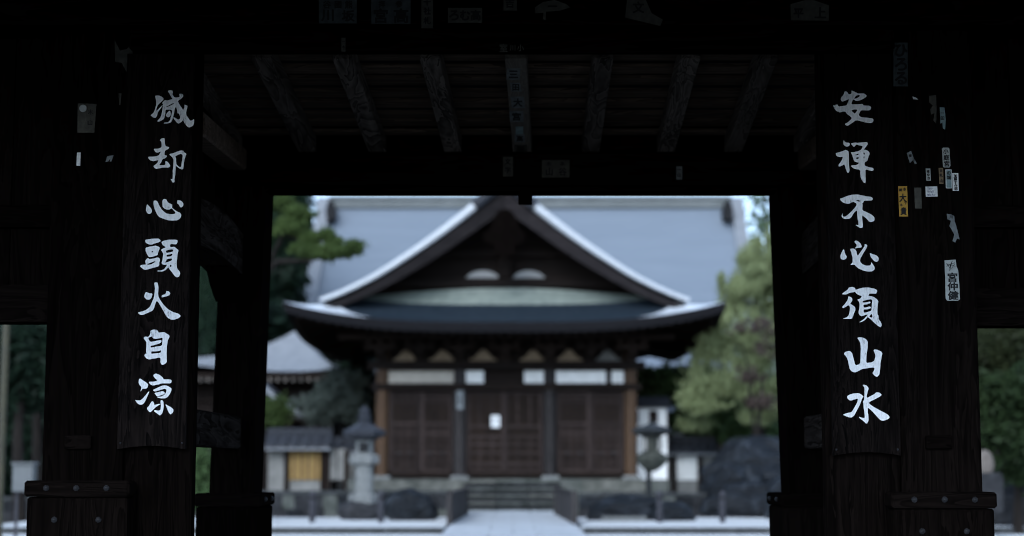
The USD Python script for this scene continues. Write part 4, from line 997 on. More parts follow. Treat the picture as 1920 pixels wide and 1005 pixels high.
# ------------------------------------------------------------------ poem plaques
def flatmesh(poly, fn, o0, o1, n):
    m = trimesh.creation.extrude_polygon(poly, 1.0, engine='earcut')
    v = m.vertices
    m.vertices = np.array([fn(a, b) + np.asarray(n) * (o0 + (o1 - o0) * c_) for a, b, c_ in v])
    return m
def dec(loops):
    return [[tuple(map(float, q.split(','))) for q in l.split()] for l in loops]
BIG = {"L0":[["-1829,3025 -1827,3014 -1828,3008 -1830,3002 -1833,2999 -1840,2995 -1844,2996 -1851,3001 -1853,3005 -1851,3012 -1847,3018 -1839,3028 -1835,3031 -1831,3029"],["-1822,3141 -1819,3138 -1818,3130 -1819,3126 -1820,3121 -1818,3116 -1811,3106 -1805,3103 -1796,3103 -1791,3104 -1783,3106 -1781,3109 -1784,3120 -1784,3122 -1780,3123 -1771,3123 -1767,3122 -1763,3118 -1763,3115 -1763,3109 -1766,3104 -1773,3097 -1778,3093 -1788,3087 -1790,3081 -1784,3069 -1779,3061 -1771,3050 -1762,3036 -1759,3038 -1755,3050 -1754,3057 -1754,3063 -1751,3063 -1740,3059 -1738,3054 -1744,3027 -1745,3020 -1744,3011 -1742,3005 -1724,2979 -1719,2976 -1711,2979 -1707,2982 -1703,2986 -1701,2982 -1701,2968 -1702,2960 -1706,2951 -1712,2946 -1723,2941 -1730,2941 -1738,2946 -1743,2951 -1754,2967 -1759,2977 -1763,2978 -1768,2971 -1773,2967 -1782,2962 -1787,2962 -1793,2966 -1797,2970 -1807,2983 -1813,2992 -1813,2995 -1808,2994 -1802,2992 -1789,2984 -1783,2983 -1777,2988 -1776,2992 -1777,3000 -1779,3006 -1784,3015 -1787,3018 -1790,3016 -1792,3020 -1794,3034 -1796,3042 -1800,3051 -1802,3051 -1806,3042 -1807,3035 -1809,3022 -1810,3014 -1819,2980 -1821,2974 -1825,2968 -1830,2965 -1842,2962 -1850,2961 -1861,2962 -1863,2963 -1860,2965 -1856,2967 -1845,2968 -1839,2970 -1833,2975 -1830,2980 -1823,3009 -1821,3017 -1820,3030 -1823,3035 -1834,3037 -1841,3037 -1852,3037 -1856,3032 -1856,3018 -1858,3008 -1861,2992 -1865,2985 -1874,2979 -1881,2975 -1891,2971 -1896,2971 -1897,2974 -1895,2979 -1886,2989 -1881,2996 -1877,3009 -1875,3017 -1872,3040 -1870,3059 -1870,3067 -1874,3071 -1873,3075 -1867,3083 -1863,3087 -1858,3089 -1855,3089 -1851,3087 -1843,3088 -1825,3093 -1820,3096 -1826,3105 -1845,3137 -1844,3140 -1836,3143 -1831,3143","-1853,3052 -1851,3050 -1846,3051 -1833,3057 -1825,3061 -1814,3067 -1811,3070 -1813,3073 -1819,3071 -1851,3054"],["-1882,3110 -1877,3107 -1869,3101 -1867,3096 -1869,3090 -1872,3086 -1892,3068 -1896,3063 -1900,3055 -1906,3034 -1905,3031 -1899,3035 -1894,3039 -1873,3062 -1871,3063 -1874,3056 -1877,3050 -1892,3029 -1895,3024 -1901,3003 -1903,2998 -1907,2993 -1910,2991 -1916,2992 -1921,2994 -1934,3005 -1934,3007 -1922,3017 -1919,3021 -1916,3029 -1913,3035 -1908,3055 -1906,3064 -1906,3072 -1909,3094 -1913,3111 -1910,3113 -1899,3114 -1892,3113"]],"L1":[["-1804,2802 -1790,2808 -1782,2811 -1771,2814 -1765,2815 -1755,2813 -1752,2811 -1752,2807 -1749,2804 -1741,2799 -1739,2794 -1748,2767 -1749,2760 -1751,2747 -1752,2738 -1753,2722 -1754,2716 -1759,2713 -1763,2713 -1773,2717 -1779,2721 -1787,2727 -1791,2730 -1793,2734 -1794,2731 -1795,2691 -1799,2657 -1798,2648 -1800,2644 -1805,2642 -1809,2643 -1813,2649 -1819,2660 -1818,2661 -1811,2660 -1809,2664 -1808,2677 -1809,2698 -1809,2706 -1807,2740 -1806,2760 -1807,2766 -1811,2774 -1815,2779 -1827,2790 -1830,2794 -1827,2796 -1813,2799","-1798,2780 -1794,2776 -1793,2770 -1793,2758 -1791,2742 -1787,2737 -1779,2729 -1774,2726 -1768,2725 -1765,2729 -1763,2747 -1760,2767 -1759,2778 -1758,2784 -1759,2791 -1762,2794 -1768,2796 -1773,2796 -1782,2792 -1788,2789 -1796,2784"],["-1868,2882 -1860,2882 -1856,2878 -1855,2858 -1853,2846 -1851,2841 -1847,2838 -1843,2836 -1834,2834 -1831,2832 -1834,2825 -1838,2822 -1848,2817 -1853,2813 -1855,2805 -1855,2800 -1855,2792 -1852,2789 -1843,2787 -1842,2784 -1847,2777 -1852,2773 -1863,2769 -1867,2765 -1870,2756 -1873,2750 -1881,2739 -1880,2735 -1869,2735 -1862,2735 -1852,2737 -1849,2741 -1850,2749 -1850,2754 -1848,2758 -1845,2758 -1838,2753 -1832,2747 -1824,2735 -1824,2729 -1830,2724 -1836,2722 -1846,2723 -1853,2723 -1884,2718 -1895,2715 -1899,2716 -1906,2720 -1909,2723 -1912,2728 -1911,2732 -1895,2745 -1891,2750 -1888,2760 -1889,2763 -1897,2761 -1913,2757 -1920,2758 -1930,2761 -1935,2765 -1941,2773 -1942,2776 -1941,2780 -1935,2781 -1920,2781 -1909,2782 -1892,2786 -1885,2790 -1879,2800 -1875,2808 -1878,2809 -1889,2804 -1895,2803 -1903,2806 -1907,2810 -1913,2820 -1911,2824 -1897,2824 -1889,2825 -1876,2830 -1872,2836 -1872,2848 -1873,2855 -1875,2863 -1878,2867 -1882,2870 -1881,2873 -1874,2880"]],"L2":[["-1903,2544 -1901,2545 -1895,2544 -1892,2543 -1888,2540 -1886,2537 -1876,2516 -1867,2502 -1863,2496 -1854,2488 -1841,2477 -1835,2474 -1819,2472 -1803,2472 -1796,2473 -1792,2474 -1790,2478 -1791,2482 -1808,2501 -1813,2502 -1821,2497 -1826,2496 -1834,2496 -1839,2497 -1848,2501 -1852,2504 -1857,2509 -1859,2514 -1861,2536 -1861,2540 -1859,2547 -1857,2550 -1853,2553 -1850,2553 -1843,2552 -1841,2551 -1838,2547 -1833,2537 -1830,2534 -1824,2530 -1819,2528 -1811,2525 -1808,2522 -1809,2507 -1806,2504 -1799,2498 -1792,2493 -1780,2485 -1773,2482 -1767,2480 -1764,2477 -1760,2472 -1759,2467 -1760,2460 -1761,2455 -1766,2447 -1771,2443 -1780,2439 -1787,2438 -1800,2437 -1809,2437 -1821,2438 -1829,2439 -1846,2444 -1866,2452 -1875,2456 -1880,2461 -1887,2469 -1890,2475 -1899,2494 -1903,2505 -1905,2513 -1907,2523 -1908,2529 -1907,2539 -1906,2542"],["-1940,2524 -1924,2507 -1920,2502 -1916,2494 -1915,2490 -1916,2482 -1918,2479 -1921,2475 -1924,2473 -1929,2472 -1933,2473 -1939,2477 -1942,2480 -1945,2487 -1947,2491 -1947,2498 -1947,2503 -1945,2512 -1942,2523"],["-1769,2545 -1762,2543 -1758,2541 -1753,2535 -1750,2531 -1749,2525 -1749,2521 -1751,2514 -1754,2511 -1760,2508 -1763,2508 -1769,2515 -1773,2522 -1776,2526 -1782,2529 -1783,2532 -1781,2536 -1781,2539 -1782,2543 -1781,2545 -1774,2546"]],"L3":[["-1899,2234 -1883,2239 -1875,2239 -1869,2235 -1866,2231 -1866,2224 -1867,2219 -1870,2214 -1870,2209 -1869,2202 -1870,2198 -1875,2192 -1882,2189 -1941,2173 -1948,2174 -1956,2179 -1970,2190 -1971,2194 -1965,2199 -1958,2200 -1943,2201 -1939,2203 -1942,2209 -1944,2214 -1944,2219 -1943,2223 -1939,2229 -1936,2232 -1931,2236 -1928,2236 -1926,2232 -1921,2231 -1909,2232","-1907,2205 -1896,2212 -1892,2216 -1890,2220 -1896,2219 -1915,2212 -1932,2204 -1934,2202 -1931,2200 -1926,2200 -1915,2202"],["-1776,2331 -1775,2325 -1776,2320 -1780,2312 -1784,2310 -1802,2311 -1810,2311 -1814,2308 -1815,2299 -1813,2296 -1806,2295 -1793,2296 -1788,2294 -1771,2280 -1770,2274 -1773,2261 -1774,2253 -1777,2212 -1777,2201 -1775,2185 -1772,2177 -1765,2170 -1761,2165 -1758,2157 -1758,2150 -1762,2140 -1765,2136 -1771,2134 -1776,2134 -1783,2138 -1788,2143 -1801,2160 -1811,2172 -1816,2178 -1820,2185 -1824,2185 -1831,2176 -1837,2171 -1847,2166 -1856,2164 -1872,2165 -1878,2166 -1877,2169 -1873,2170 -1862,2170 -1855,2172 -1846,2175 -1841,2180 -1834,2189 -1831,2194 -1828,2200 -1830,2201 -1839,2200 -1844,2200 -1851,2202 -1854,2205 -1857,2209 -1857,2213 -1854,2221 -1853,2227 -1851,2244 -1850,2256 -1851,2262 -1854,2268 -1861,2278 -1861,2281 -1855,2285 -1850,2288 -1841,2291 -1839,2294 -1841,2297 -1844,2300 -1851,2303 -1855,2308 -1860,2319 -1858,2324 -1850,2328 -1843,2330 -1830,2333 -1819,2334 -1791,2334 -1780,2333","-1833,2264 -1827,2264 -1801,2270 -1799,2272 -1798,2277 -1799,2280 -1801,2283 -1805,2283 -1814,2282 -1821,2280 -1832,2277 -1836,2274","-1826,2243 -1814,2245 -1808,2247 -1803,2250 -1801,2253 -1802,2258 -1805,2259 -1816,2256 -1830,2253 -1832,2250 -1831,2244","-1833,2222 -1835,2218 -1840,2213 -1839,2212 -1829,2214 -1821,2216 -1807,2222 -1803,2226 -1802,2233 -1808,2234 -1826,2231 -1832,2228","-1811,2200 -1814,2195 -1814,2192 -1810,2188 -1808,2189 -1804,2193 -1804,2196 -1808,2201"],["-1869,2288 -1877,2267 -1878,2262 -1878,2255 -1883,2251 -1898,2246 -1907,2243 -1920,2241 -1925,2242 -1934,2254 -1940,2266 -1943,2274 -1944,2288 -1940,2293 -1927,2296 -1900,2301 -1891,2302 -1883,2300 -1877,2298 -1870,2293","-1906,2274 -1908,2274 -1912,2271 -1912,2269 -1910,2266 -1908,2266 -1904,2270 -1904,2271"],["-1868,2334 -1865,2329 -1866,2326 -1873,2322 -1879,2319 -1898,2314 -1910,2309 -1917,2308 -1927,2310 -1933,2312 -1939,2315 -1943,2318 -1946,2324 -1947,2328 -1947,2332 -1944,2334 -1927,2337 -1914,2339 -1885,2340 -1877,2340 -1871,2337"]],"L4":[["-1890,2106 -1887,2107 -1879,2106 -1876,2104 -1874,2100 -1871,2080 -1871,2070 -1872,2053 -1872,2044 -1870,2034 -1867,2026 -1861,2015 -1855,2006 -1843,1990 -1835,1981 -1823,1969 -1814,1962 -1796,1952 -1785,1947 -1767,1942 -1759,1938 -1751,1930 -1751,1925 -1759,1918 -1767,1914 -1786,1908 -1796,1908 -1807,1912 -1814,1916 -1825,1926 -1830,1934 -1852,1972 -1868,1998 -1873,2004 -1878,2007 -1881,2004 -1885,1993 -1891,1972 -1893,1966 -1898,1958 -1903,1954 -1915,1949 -1945,1935 -1955,1933 -1964,1935 -1969,1938 -1976,1944 -1973,1948 -1958,1951 -1948,1954 -1936,1959 -1928,1964 -1916,1974 -1911,1982 -1895,2021 -1893,2031 -1890,2057 -1889,2073 -1890,2083 -1893,2098 -1893,2104"],["-1915,2048 -1905,2048 -1902,2044 -1904,2034 -1905,2028 -1909,2022 -1912,2018 -1918,2015 -1923,2014 -1932,2016 -1937,2020 -1944,2028 -1945,2033 -1943,2042 -1941,2047 -1937,2054 -1933,2055 -1922,2050"],["-1815,2058 -1809,2052 -1808,2047 -1810,2041 -1813,2037 -1823,2034 -1846,2027 -1852,2027 -1852,2035 -1849,2039 -1839,2042 -1834,2045 -1831,2049 -1830,2053 -1830,2059 -1827,2061 -1819,2060"]],"L5":[["-1887,1856 -1877,1855 -1873,1853 -1869,1850 -1867,1847 -1866,1841 -1859,1840 -1841,1843 -1833,1843 -1826,1837 -1812,1829 -1808,1825 -1807,1820 -1808,1814 -1814,1802 -1816,1792 -1818,1776 -1819,1764 -1819,1731 -1817,1688 -1821,1679 -1836,1670 -1843,1670 -1849,1679 -1851,1687 -1851,1704 -1858,1708 -1907,1699 -1916,1700 -1924,1703 -1928,1707 -1935,1716 -1936,1721 -1933,1727 -1930,1729 -1926,1727 -1926,1730 -1928,1741 -1928,1751 -1927,1768 -1927,1777 -1928,1789 -1931,1795 -1937,1802 -1940,1806 -1942,1811 -1941,1814 -1935,1819 -1930,1819 -1924,1817 -1919,1818 -1912,1825 -1910,1829 -1908,1836 -1907,1840 -1907,1848 -1904,1852 -1894,1855","-1910,1794 -1902,1791 -1872,1797 -1856,1801 -1850,1801 -1847,1797 -1847,1794 -1852,1787 -1860,1782 -1880,1776 -1890,1773 -1901,1771 -1905,1768 -1905,1762 -1899,1761 -1870,1767 -1852,1769 -1845,1774 -1842,1810 -1845,1813 -1874,1807 -1881,1807 -1890,1809 -1894,1812 -1897,1819 -1900,1820 -1917,1813 -1917,1807","-1901,1738 -1901,1730 -1896,1728 -1871,1731 -1855,1733 -1850,1736 -1849,1745 -1851,1747 -1859,1743 -1866,1742 -1877,1741 -1897,1741"]],"L6":[["-1793,1449 -1787,1445 -1780,1439 -1777,1434 -1778,1424 -1780,1419 -1787,1412 -1791,1410 -1796,1414 -1800,1418 -1805,1428 -1818,1458 -1818,1463 -1808,1457"],["-1831,1476 -1830,1469 -1828,1454 -1829,1445 -1832,1426 -1835,1417 -1838,1412 -1845,1406 -1851,1406 -1865,1417 -1876,1424 -1879,1428 -1877,1432 -1872,1433 -1859,1430 -1853,1430 -1847,1433 -1844,1438 -1843,1450 -1843,1457 -1845,1472 -1845,1481 -1843,1484 -1838,1485 -1835,1483"],["-1880,1471 -1879,1467 -1879,1461 -1874,1460 -1860,1464 -1853,1465 -1846,1464 -1847,1462 -1857,1457 -1872,1446 -1877,1441 -1888,1430 -1896,1422 -1901,1422 -1907,1427 -1911,1431 -1916,1440 -1915,1445 -1908,1452 -1903,1459 -1896,1472 -1892,1477 -1888,1479 -1885,1478"],["-1909,1520 -1922,1488 -1926,1480 -1933,1468 -1939,1463 -1949,1460 -1955,1461 -1963,1465 -1969,1470 -1977,1482 -1978,1486 -1971,1484 -1956,1483 -1950,1485 -1942,1491 -1936,1497 -1911,1528 -1907,1530 -1907,1525"],["-1841,1531 -1834,1531 -1827,1527 -1825,1524 -1825,1518 -1829,1515 -1860,1505 -1867,1506 -1878,1520 -1875,1523 -1853,1528"],["-1845,1558 -1836,1561 -1824,1562 -1817,1561 -1806,1557 -1800,1553 -1791,1547 -1789,1542 -1791,1532 -1794,1525 -1800,1513 -1805,1506 -1813,1498 -1820,1495 -1832,1494 -1841,1494 -1854,1496 -1860,1497 -1864,1501 -1861,1503 -1850,1503 -1842,1504 -1830,1510 -1825,1514 -1819,1523 -1817,1529 -1816,1536 -1817,1540 -1822,1543 -1827,1544 -1838,1541 -1870,1531 -1880,1531 -1887,1536 -1884,1540"],["-1940,1588 -1923,1577 -1918,1573 -1913,1566 -1913,1561 -1915,1553 -1917,1549 -1923,1545 -1929,1544 -1939,1544 -1944,1542 -1951,1530 -1951,1534 -1949,1549 -1950,1556 -1957,1563 -1960,1568 -1963,1576 -1963,1582 -1962,1592 -1960,1596 -1955,1597 -1950,1595"],["-1862,1621 -1856,1618 -1847,1612 -1842,1608 -1836,1602 -1834,1599 -1834,1595 -1829,1594 -1815,1594 -1807,1594 -1796,1592 -1791,1590 -1790,1584 -1790,1581 -1793,1575 -1799,1573 -1834,1573 -1842,1572 -1856,1568 -1882,1562 -1890,1562 -1898,1565 -1903,1569 -1908,1575 -1910,1578 -1907,1581 -1901,1581 -1888,1581 -1880,1582 -1868,1586 -1867,1590 -1878,1600 -1883,1607 -1886,1611 -1886,1616 -1884,1619 -1877,1623 -1871,1623"]],"R0":[["1799,3131 1804,3122 1808,3120 1815,3122 1818,3124 1821,3127 1821,3131 1820,3140 1825,3140 1854,3126 1859,3125 1884,3125 1890,3123 1897,3118 1900,3115 1900,3109 1898,3106 1890,3100 1873,3091 1865,3088 1850,3084 1842,3085 1834,3091 1830,3092 1827,3091 1824,3086 1819,3071 1822,3066 1845,3066 1876,3068 1880,3066 1882,3061 1890,3059 1911,3058 1919,3056 1923,3050 1924,3046 1921,3038 1918,3035 1908,3033 1898,3033 1876,3034 1867,3031 1857,3010 1858,3005 1865,2998 1875,2995 1925,2990 1932,2987 1935,2980 1934,2975 1929,2967 1922,2964 1906,2964 1895,2966 1848,2979 1837,2977 1823,2966 1798,2950 1790,2949 1782,2956 1782,2960 1793,2966 1802,2972 1815,2984 1818,2991 1814,2997 1809,3002 1797,3011 1791,3017 1786,3025 1778,3027 1761,3023 1752,3023 1741,3028 1736,3031 1730,3039 1726,3046 1721,3059 1721,3062 1726,3059 1729,3060 1733,3063 1736,3064 1744,3064 1746,3062 1747,3057 1754,3055 1775,3057 1785,3058 1792,3061 1796,3067 1805,3088 1807,3093 1802,3093 1788,3087 1780,3084 1772,3081 1768,3082 1764,3087 1762,3091 1763,3100 1766,3106 1775,3115 1779,3122 1783,3134 1787,3138 1795,3135","1845,3098 1851,3101 1858,3105 1862,3108 1865,3114 1864,3116 1858,3117 1853,3116 1844,3112 1840,3107 1834,3098 1836,3096","1818,3030 1833,3016 1836,3016 1840,3020 1844,3025 1849,3034 1846,3038 1832,3038 1826,3036 1819,3033"]],"R1":[["1865,2858 1892,2861 1898,2859 1901,2853 1900,2848 1893,2838 1881,2822 1881,2819 1890,2818 1895,2816 1902,2812 1905,2808 1910,2801 1910,2795 1904,2783 1901,2774 1898,2762 1894,2757 1885,2753 1882,2747 1882,2736 1886,2731 1900,2726 1909,2723 1922,2721 1927,2718 1929,2712 1928,2709 1924,2705 1919,2704 1900,2709 1889,2712 1885,2708 1885,2691 1885,2647 1883,2638 1875,2641 1871,2646 1865,2655 1861,2664 1858,2678 1857,2689 1857,2706 1851,2712 1835,2714 1826,2716 1818,2721 1814,2725 1808,2730 1809,2733 1816,2735 1823,2736 1836,2736 1843,2739 1851,2747 1850,2750 1839,2752 1833,2753 1828,2756 1825,2761 1819,2780 1816,2791 1813,2797 1809,2804 1812,2806 1822,2806 1831,2807 1847,2811 1855,2814 1864,2819 1868,2824 1873,2835 1871,2839 1858,2842 1851,2844 1843,2847 1838,2845 1830,2836 1826,2834 1817,2844 1811,2851 1815,2855 1832,2857 1839,2858 1842,2856 1848,2856","1847,2790 1850,2792 1851,2797 1847,2797 1836,2793 1833,2791 1834,2789 1838,2789","1837,2771 1840,2767 1843,2768 1851,2772 1852,2774 1850,2779 1847,2779 1841,2778 1838,2776 1837,2773","1876,2798 1877,2795 1880,2792 1882,2792 1885,2797 1884,2800 1880,2804 1878,2804","1877,2780 1876,2775 1877,2773 1880,2772 1881,2774 1882,2780 1882,2782 1878,2782"],["1786,2817 1793,2813 1797,2809 1798,2803 1799,2793 1798,2732 1799,2720 1801,2709 1799,2702 1794,2694 1791,2693 1786,2700 1783,2707 1775,2737 1771,2739 1762,2734 1756,2731 1746,2728 1743,2729 1742,2736 1745,2741 1754,2753 1760,2762 1766,2776 1765,2781 1753,2779 1746,2780 1737,2783 1732,2787 1729,2797 1731,2801 1750,2806 1772,2814 1780,2818"],["1801,2840 1792,2836 1786,2836 1778,2840 1774,2844 1771,2850 1770,2856 1771,2868 1774,2869 1780,2862 1787,2858 1801,2856 1805,2852 1804,2844"]],"R2":[["1760,2559 1768,2562 1781,2568 1791,2571 1807,2575 1817,2576 1833,2577 1844,2576 1861,2573 1890,2567 1912,2564 1917,2561 1920,2555 1920,2551 1916,2545 1906,2544 1882,2544 1873,2542 1872,2538 1870,2535 1865,2531 1864,2528 1865,2522 1865,2514 1863,2497 1868,2490 1884,2483 1908,2471 1915,2466 1923,2459 1926,2454 1928,2445 1927,2441 1925,2436 1920,2433 1910,2429 1905,2429 1897,2433 1892,2439 1882,2450 1875,2456 1865,2463 1862,2462 1861,2451 1865,2416 1864,2404 1862,2399 1854,2397 1849,2397 1827,2412 1828,2414 1839,2412 1842,2417 1837,2452 1835,2487 1832,2491 1822,2482 1816,2474 1807,2459 1802,2453 1795,2448 1788,2446 1777,2445 1770,2445 1762,2448 1757,2452 1753,2459 1753,2465 1758,2475 1759,2476 1758,2467 1759,2462 1763,2458 1767,2457 1775,2460 1782,2465 1794,2475 1813,2494 1821,2502 1830,2514 1833,2521 1833,2527 1830,2531 1821,2536 1816,2537 1809,2535 1804,2533 1796,2528 1791,2527 1783,2527 1776,2529 1766,2532 1761,2535 1754,2541 1750,2545 1746,2553 1748,2556","1832,2545 1838,2542 1849,2537 1850,2538 1850,2545 1846,2547 1834,2547"]],"R3":[["1810,2287 1818,2284 1822,2281 1826,2274 1828,2269 1829,2260 1830,2255 1832,2250 1836,2251 1865,2291 1870,2299 1871,2303 1871,2308 1872,2310 1875,2311 1878,2310 1884,2306 1885,2302 1883,2295 1880,2288 1858,2253 1847,2233 1845,2227 1845,2219 1848,2214 1854,2206 1860,2202 1873,2197 1881,2195 1893,2196 1898,2197 1901,2201 1903,2205 1903,2213 1905,2213 1911,2205 1915,2199 1921,2188 1922,2183 1920,2175 1917,2172 1910,2167 1903,2165 1891,2164 1881,2165 1865,2168 1855,2172 1841,2178 1834,2182 1823,2192 1817,2199 1811,2200 1796,2199 1794,2201 1801,2208 1804,2213 1806,2219 1806,2225 1806,2237 1804,2245 1799,2269 1795,2280 1796,2285 1805,2287"],["1913,2257 1923,2254 1929,2252 1937,2247 1941,2242 1944,2234 1944,2229 1942,2222 1939,2219 1934,2216 1929,2216 1921,2220 1916,2225 1908,2235 1903,2241 1899,2252 1898,2257 1898,2263 1900,2263 1908,2259"],["1761,2282 1767,2260 1769,2254 1774,2246 1775,2241 1772,2234 1769,2231 1760,2227 1755,2227 1747,2230 1743,2234 1741,2243 1742,2251 1750,2269 1754,2277 1756,2280 1760,2283"],["1827,2329 1833,2328 1838,2325 1846,2318 1851,2312 1855,2301 1856,2296 1852,2293 1848,2292 1820,2288 1818,2289 1825,2295 1828,2299 1829,2305 1828,2309 1820,2319 1818,2323 1819,2326 1824,2329"]],"R4":[["1798,2023 1799,2018 1799,2011 1797,2005 1789,1996 1789,1992 1796,1988 1802,1984 1811,1977 1814,1971 1815,1963 1813,1956 1807,1944 1804,1935 1800,1922 1797,1916 1792,1913 1785,1912 1770,1912 1748,1914 1748,1915 1760,1918 1767,1921 1775,1928 1779,1934 1783,1948 1785,1957 1786,1971 1785,1978 1780,1984 1776,1984 1768,1979 1753,1970 1749,1970 1744,1974 1746,1978 1753,1985 1758,1990 1766,2000 1771,2007 1776,2017 1777,2023 1777,2030 1780,2032 1787,2030 1792,2028"],["1873,2079 1885,2079 1903,2076 1914,2074 1926,2069 1931,2065 1932,2059 1930,2054 1926,2047 1920,2046 1906,2047 1899,2047 1891,2046 1888,2043 1885,2037 1887,2035 1899,2033 1910,2030 1916,2027 1925,2021 1930,2016 1935,2009 1936,2004 1931,1968 1930,1958 1930,1944 1931,1937 1935,1930 1936,1923 1937,1912 1939,1906 1945,1899 1948,1893 1951,1883 1951,1877 1946,1869 1942,1869 1933,1875 1926,1880 1916,1889 1895,1910 1882,1920 1879,1922 1875,1919 1868,1910 1861,1905 1851,1899 1844,1896 1835,1895 1836,1897 1848,1905 1856,1910 1878,1933 1878,1936 1869,1934 1862,1932 1851,1928 1845,1927 1838,1931 1834,1935 1832,1942 1831,1949 1835,1968 1837,1983 1837,1991 1835,2000 1833,2006 1827,2013 1828,2017 1839,2019 1844,2023 1849,2031 1848,2034 1835,2039 1826,2044 1821,2048 1816,2055 1815,2058 1814,2056 1809,2055 1792,2052 1784,2050 1773,2044 1764,2042 1748,2043 1747,2047 1766,2061 1775,2067 1779,2072 1782,2078 1787,2081 1797,2082 1803,2082 1811,2079 1815,2076 1818,2068 1818,2065 1824,2069 1841,2074 1853,2077","1854,2000 1860,1999 1892,2004 1894,2003 1895,1998 1891,1995 1881,1991 1873,1989 1861,1988 1857,1985 1859,1974 1865,1972 1883,1977 1891,1978 1896,1975 1897,1973 1893,1968 1889,1966 1880,1964 1873,1963 1861,1963 1858,1959 1858,1948 1863,1945 1895,1954 1900,1962 1904,2009 1902,2015 1896,2017 1889,2016 1866,2011 1856,2007 1853,2004","1897,1939 1888,1927 1889,1922 1901,1919 1904,1923 1901,1937"]],"R5":[["1824,1814 1834,1816 1842,1815 1854,1812 1861,1809 1870,1802 1873,1797 1876,1790 1876,1783 1875,1766 1868,1724 1866,1706 1865,1684 1870,1680 1887,1682 1895,1684 1905,1690 1909,1696 1913,1709 1914,1716 1913,1725 1911,1731 1906,1743 1906,1748 1910,1751 1915,1751 1926,1749 1932,1746 1942,1742 1947,1738 1950,1732 1950,1725 1946,1710 1944,1698 1940,1679 1936,1636 1934,1623 1931,1617 1923,1608 1918,1607 1909,1612 1904,1616 1898,1624 1898,1630 1904,1639 1907,1645 1907,1654 1901,1656 1881,1654 1850,1649 1840,1647 1830,1641 1814,1633 1807,1631 1795,1632 1788,1635 1781,1643 1777,1650 1773,1670 1770,1687 1768,1696 1763,1709 1758,1716 1750,1725 1749,1730 1754,1736 1759,1739 1772,1743 1778,1743 1785,1739 1788,1736 1792,1730 1794,1722 1806,1673 1813,1668 1828,1673 1834,1682 1838,1750 1838,1766 1836,1783 1833,1793 1823,1809"]],"R6":[["1773,1513 1781,1516 1797,1520 1806,1521 1817,1522 1824,1520 1834,1515 1839,1511 1845,1505 1845,1501 1841,1496 1838,1491 1834,1480 1825,1458 1819,1447 1798,1409 1794,1403 1785,1396 1780,1394 1771,1394 1764,1396 1753,1400 1738,1407 1739,1410 1749,1414 1758,1417 1775,1420 1784,1425 1792,1437 1798,1447 1807,1462 1812,1472 1817,1488 1815,1493 1805,1490 1797,1488 1786,1484 1779,1483 1771,1485 1767,1488 1762,1494 1761,1498 1760,1503 1763,1507"],["1852,1565 1857,1564 1864,1561 1868,1557 1873,1550 1874,1545 1867,1523 1865,1514 1863,1499 1867,1497 1902,1515 1907,1519 1912,1524 1916,1526 1925,1525 1930,1524 1936,1520 1939,1517 1941,1512 1939,1509 1932,1503 1925,1499 1877,1475 1874,1468 1886,1458 1896,1451 1915,1440 1958,1417 1970,1410 1976,1405 1980,1397 1980,1392 1975,1387 1968,1383 1950,1377 1941,1377 1932,1381 1926,1386 1894,1422 1885,1431 1872,1443 1868,1442 1867,1419 1869,1409 1870,1383 1868,1374 1862,1363 1856,1363 1840,1378 1830,1385 1825,1389 1820,1396 1821,1398 1831,1394 1838,1392 1848,1391 1851,1396 1850,1412 1846,1447 1845,1464 1845,1471 1843,1473 1843,1476 1847,1482 1849,1489 1852,1518 1853,1535 1853,1543 1851,1552 1848,1557 1844,1563 1845,1565"]]}
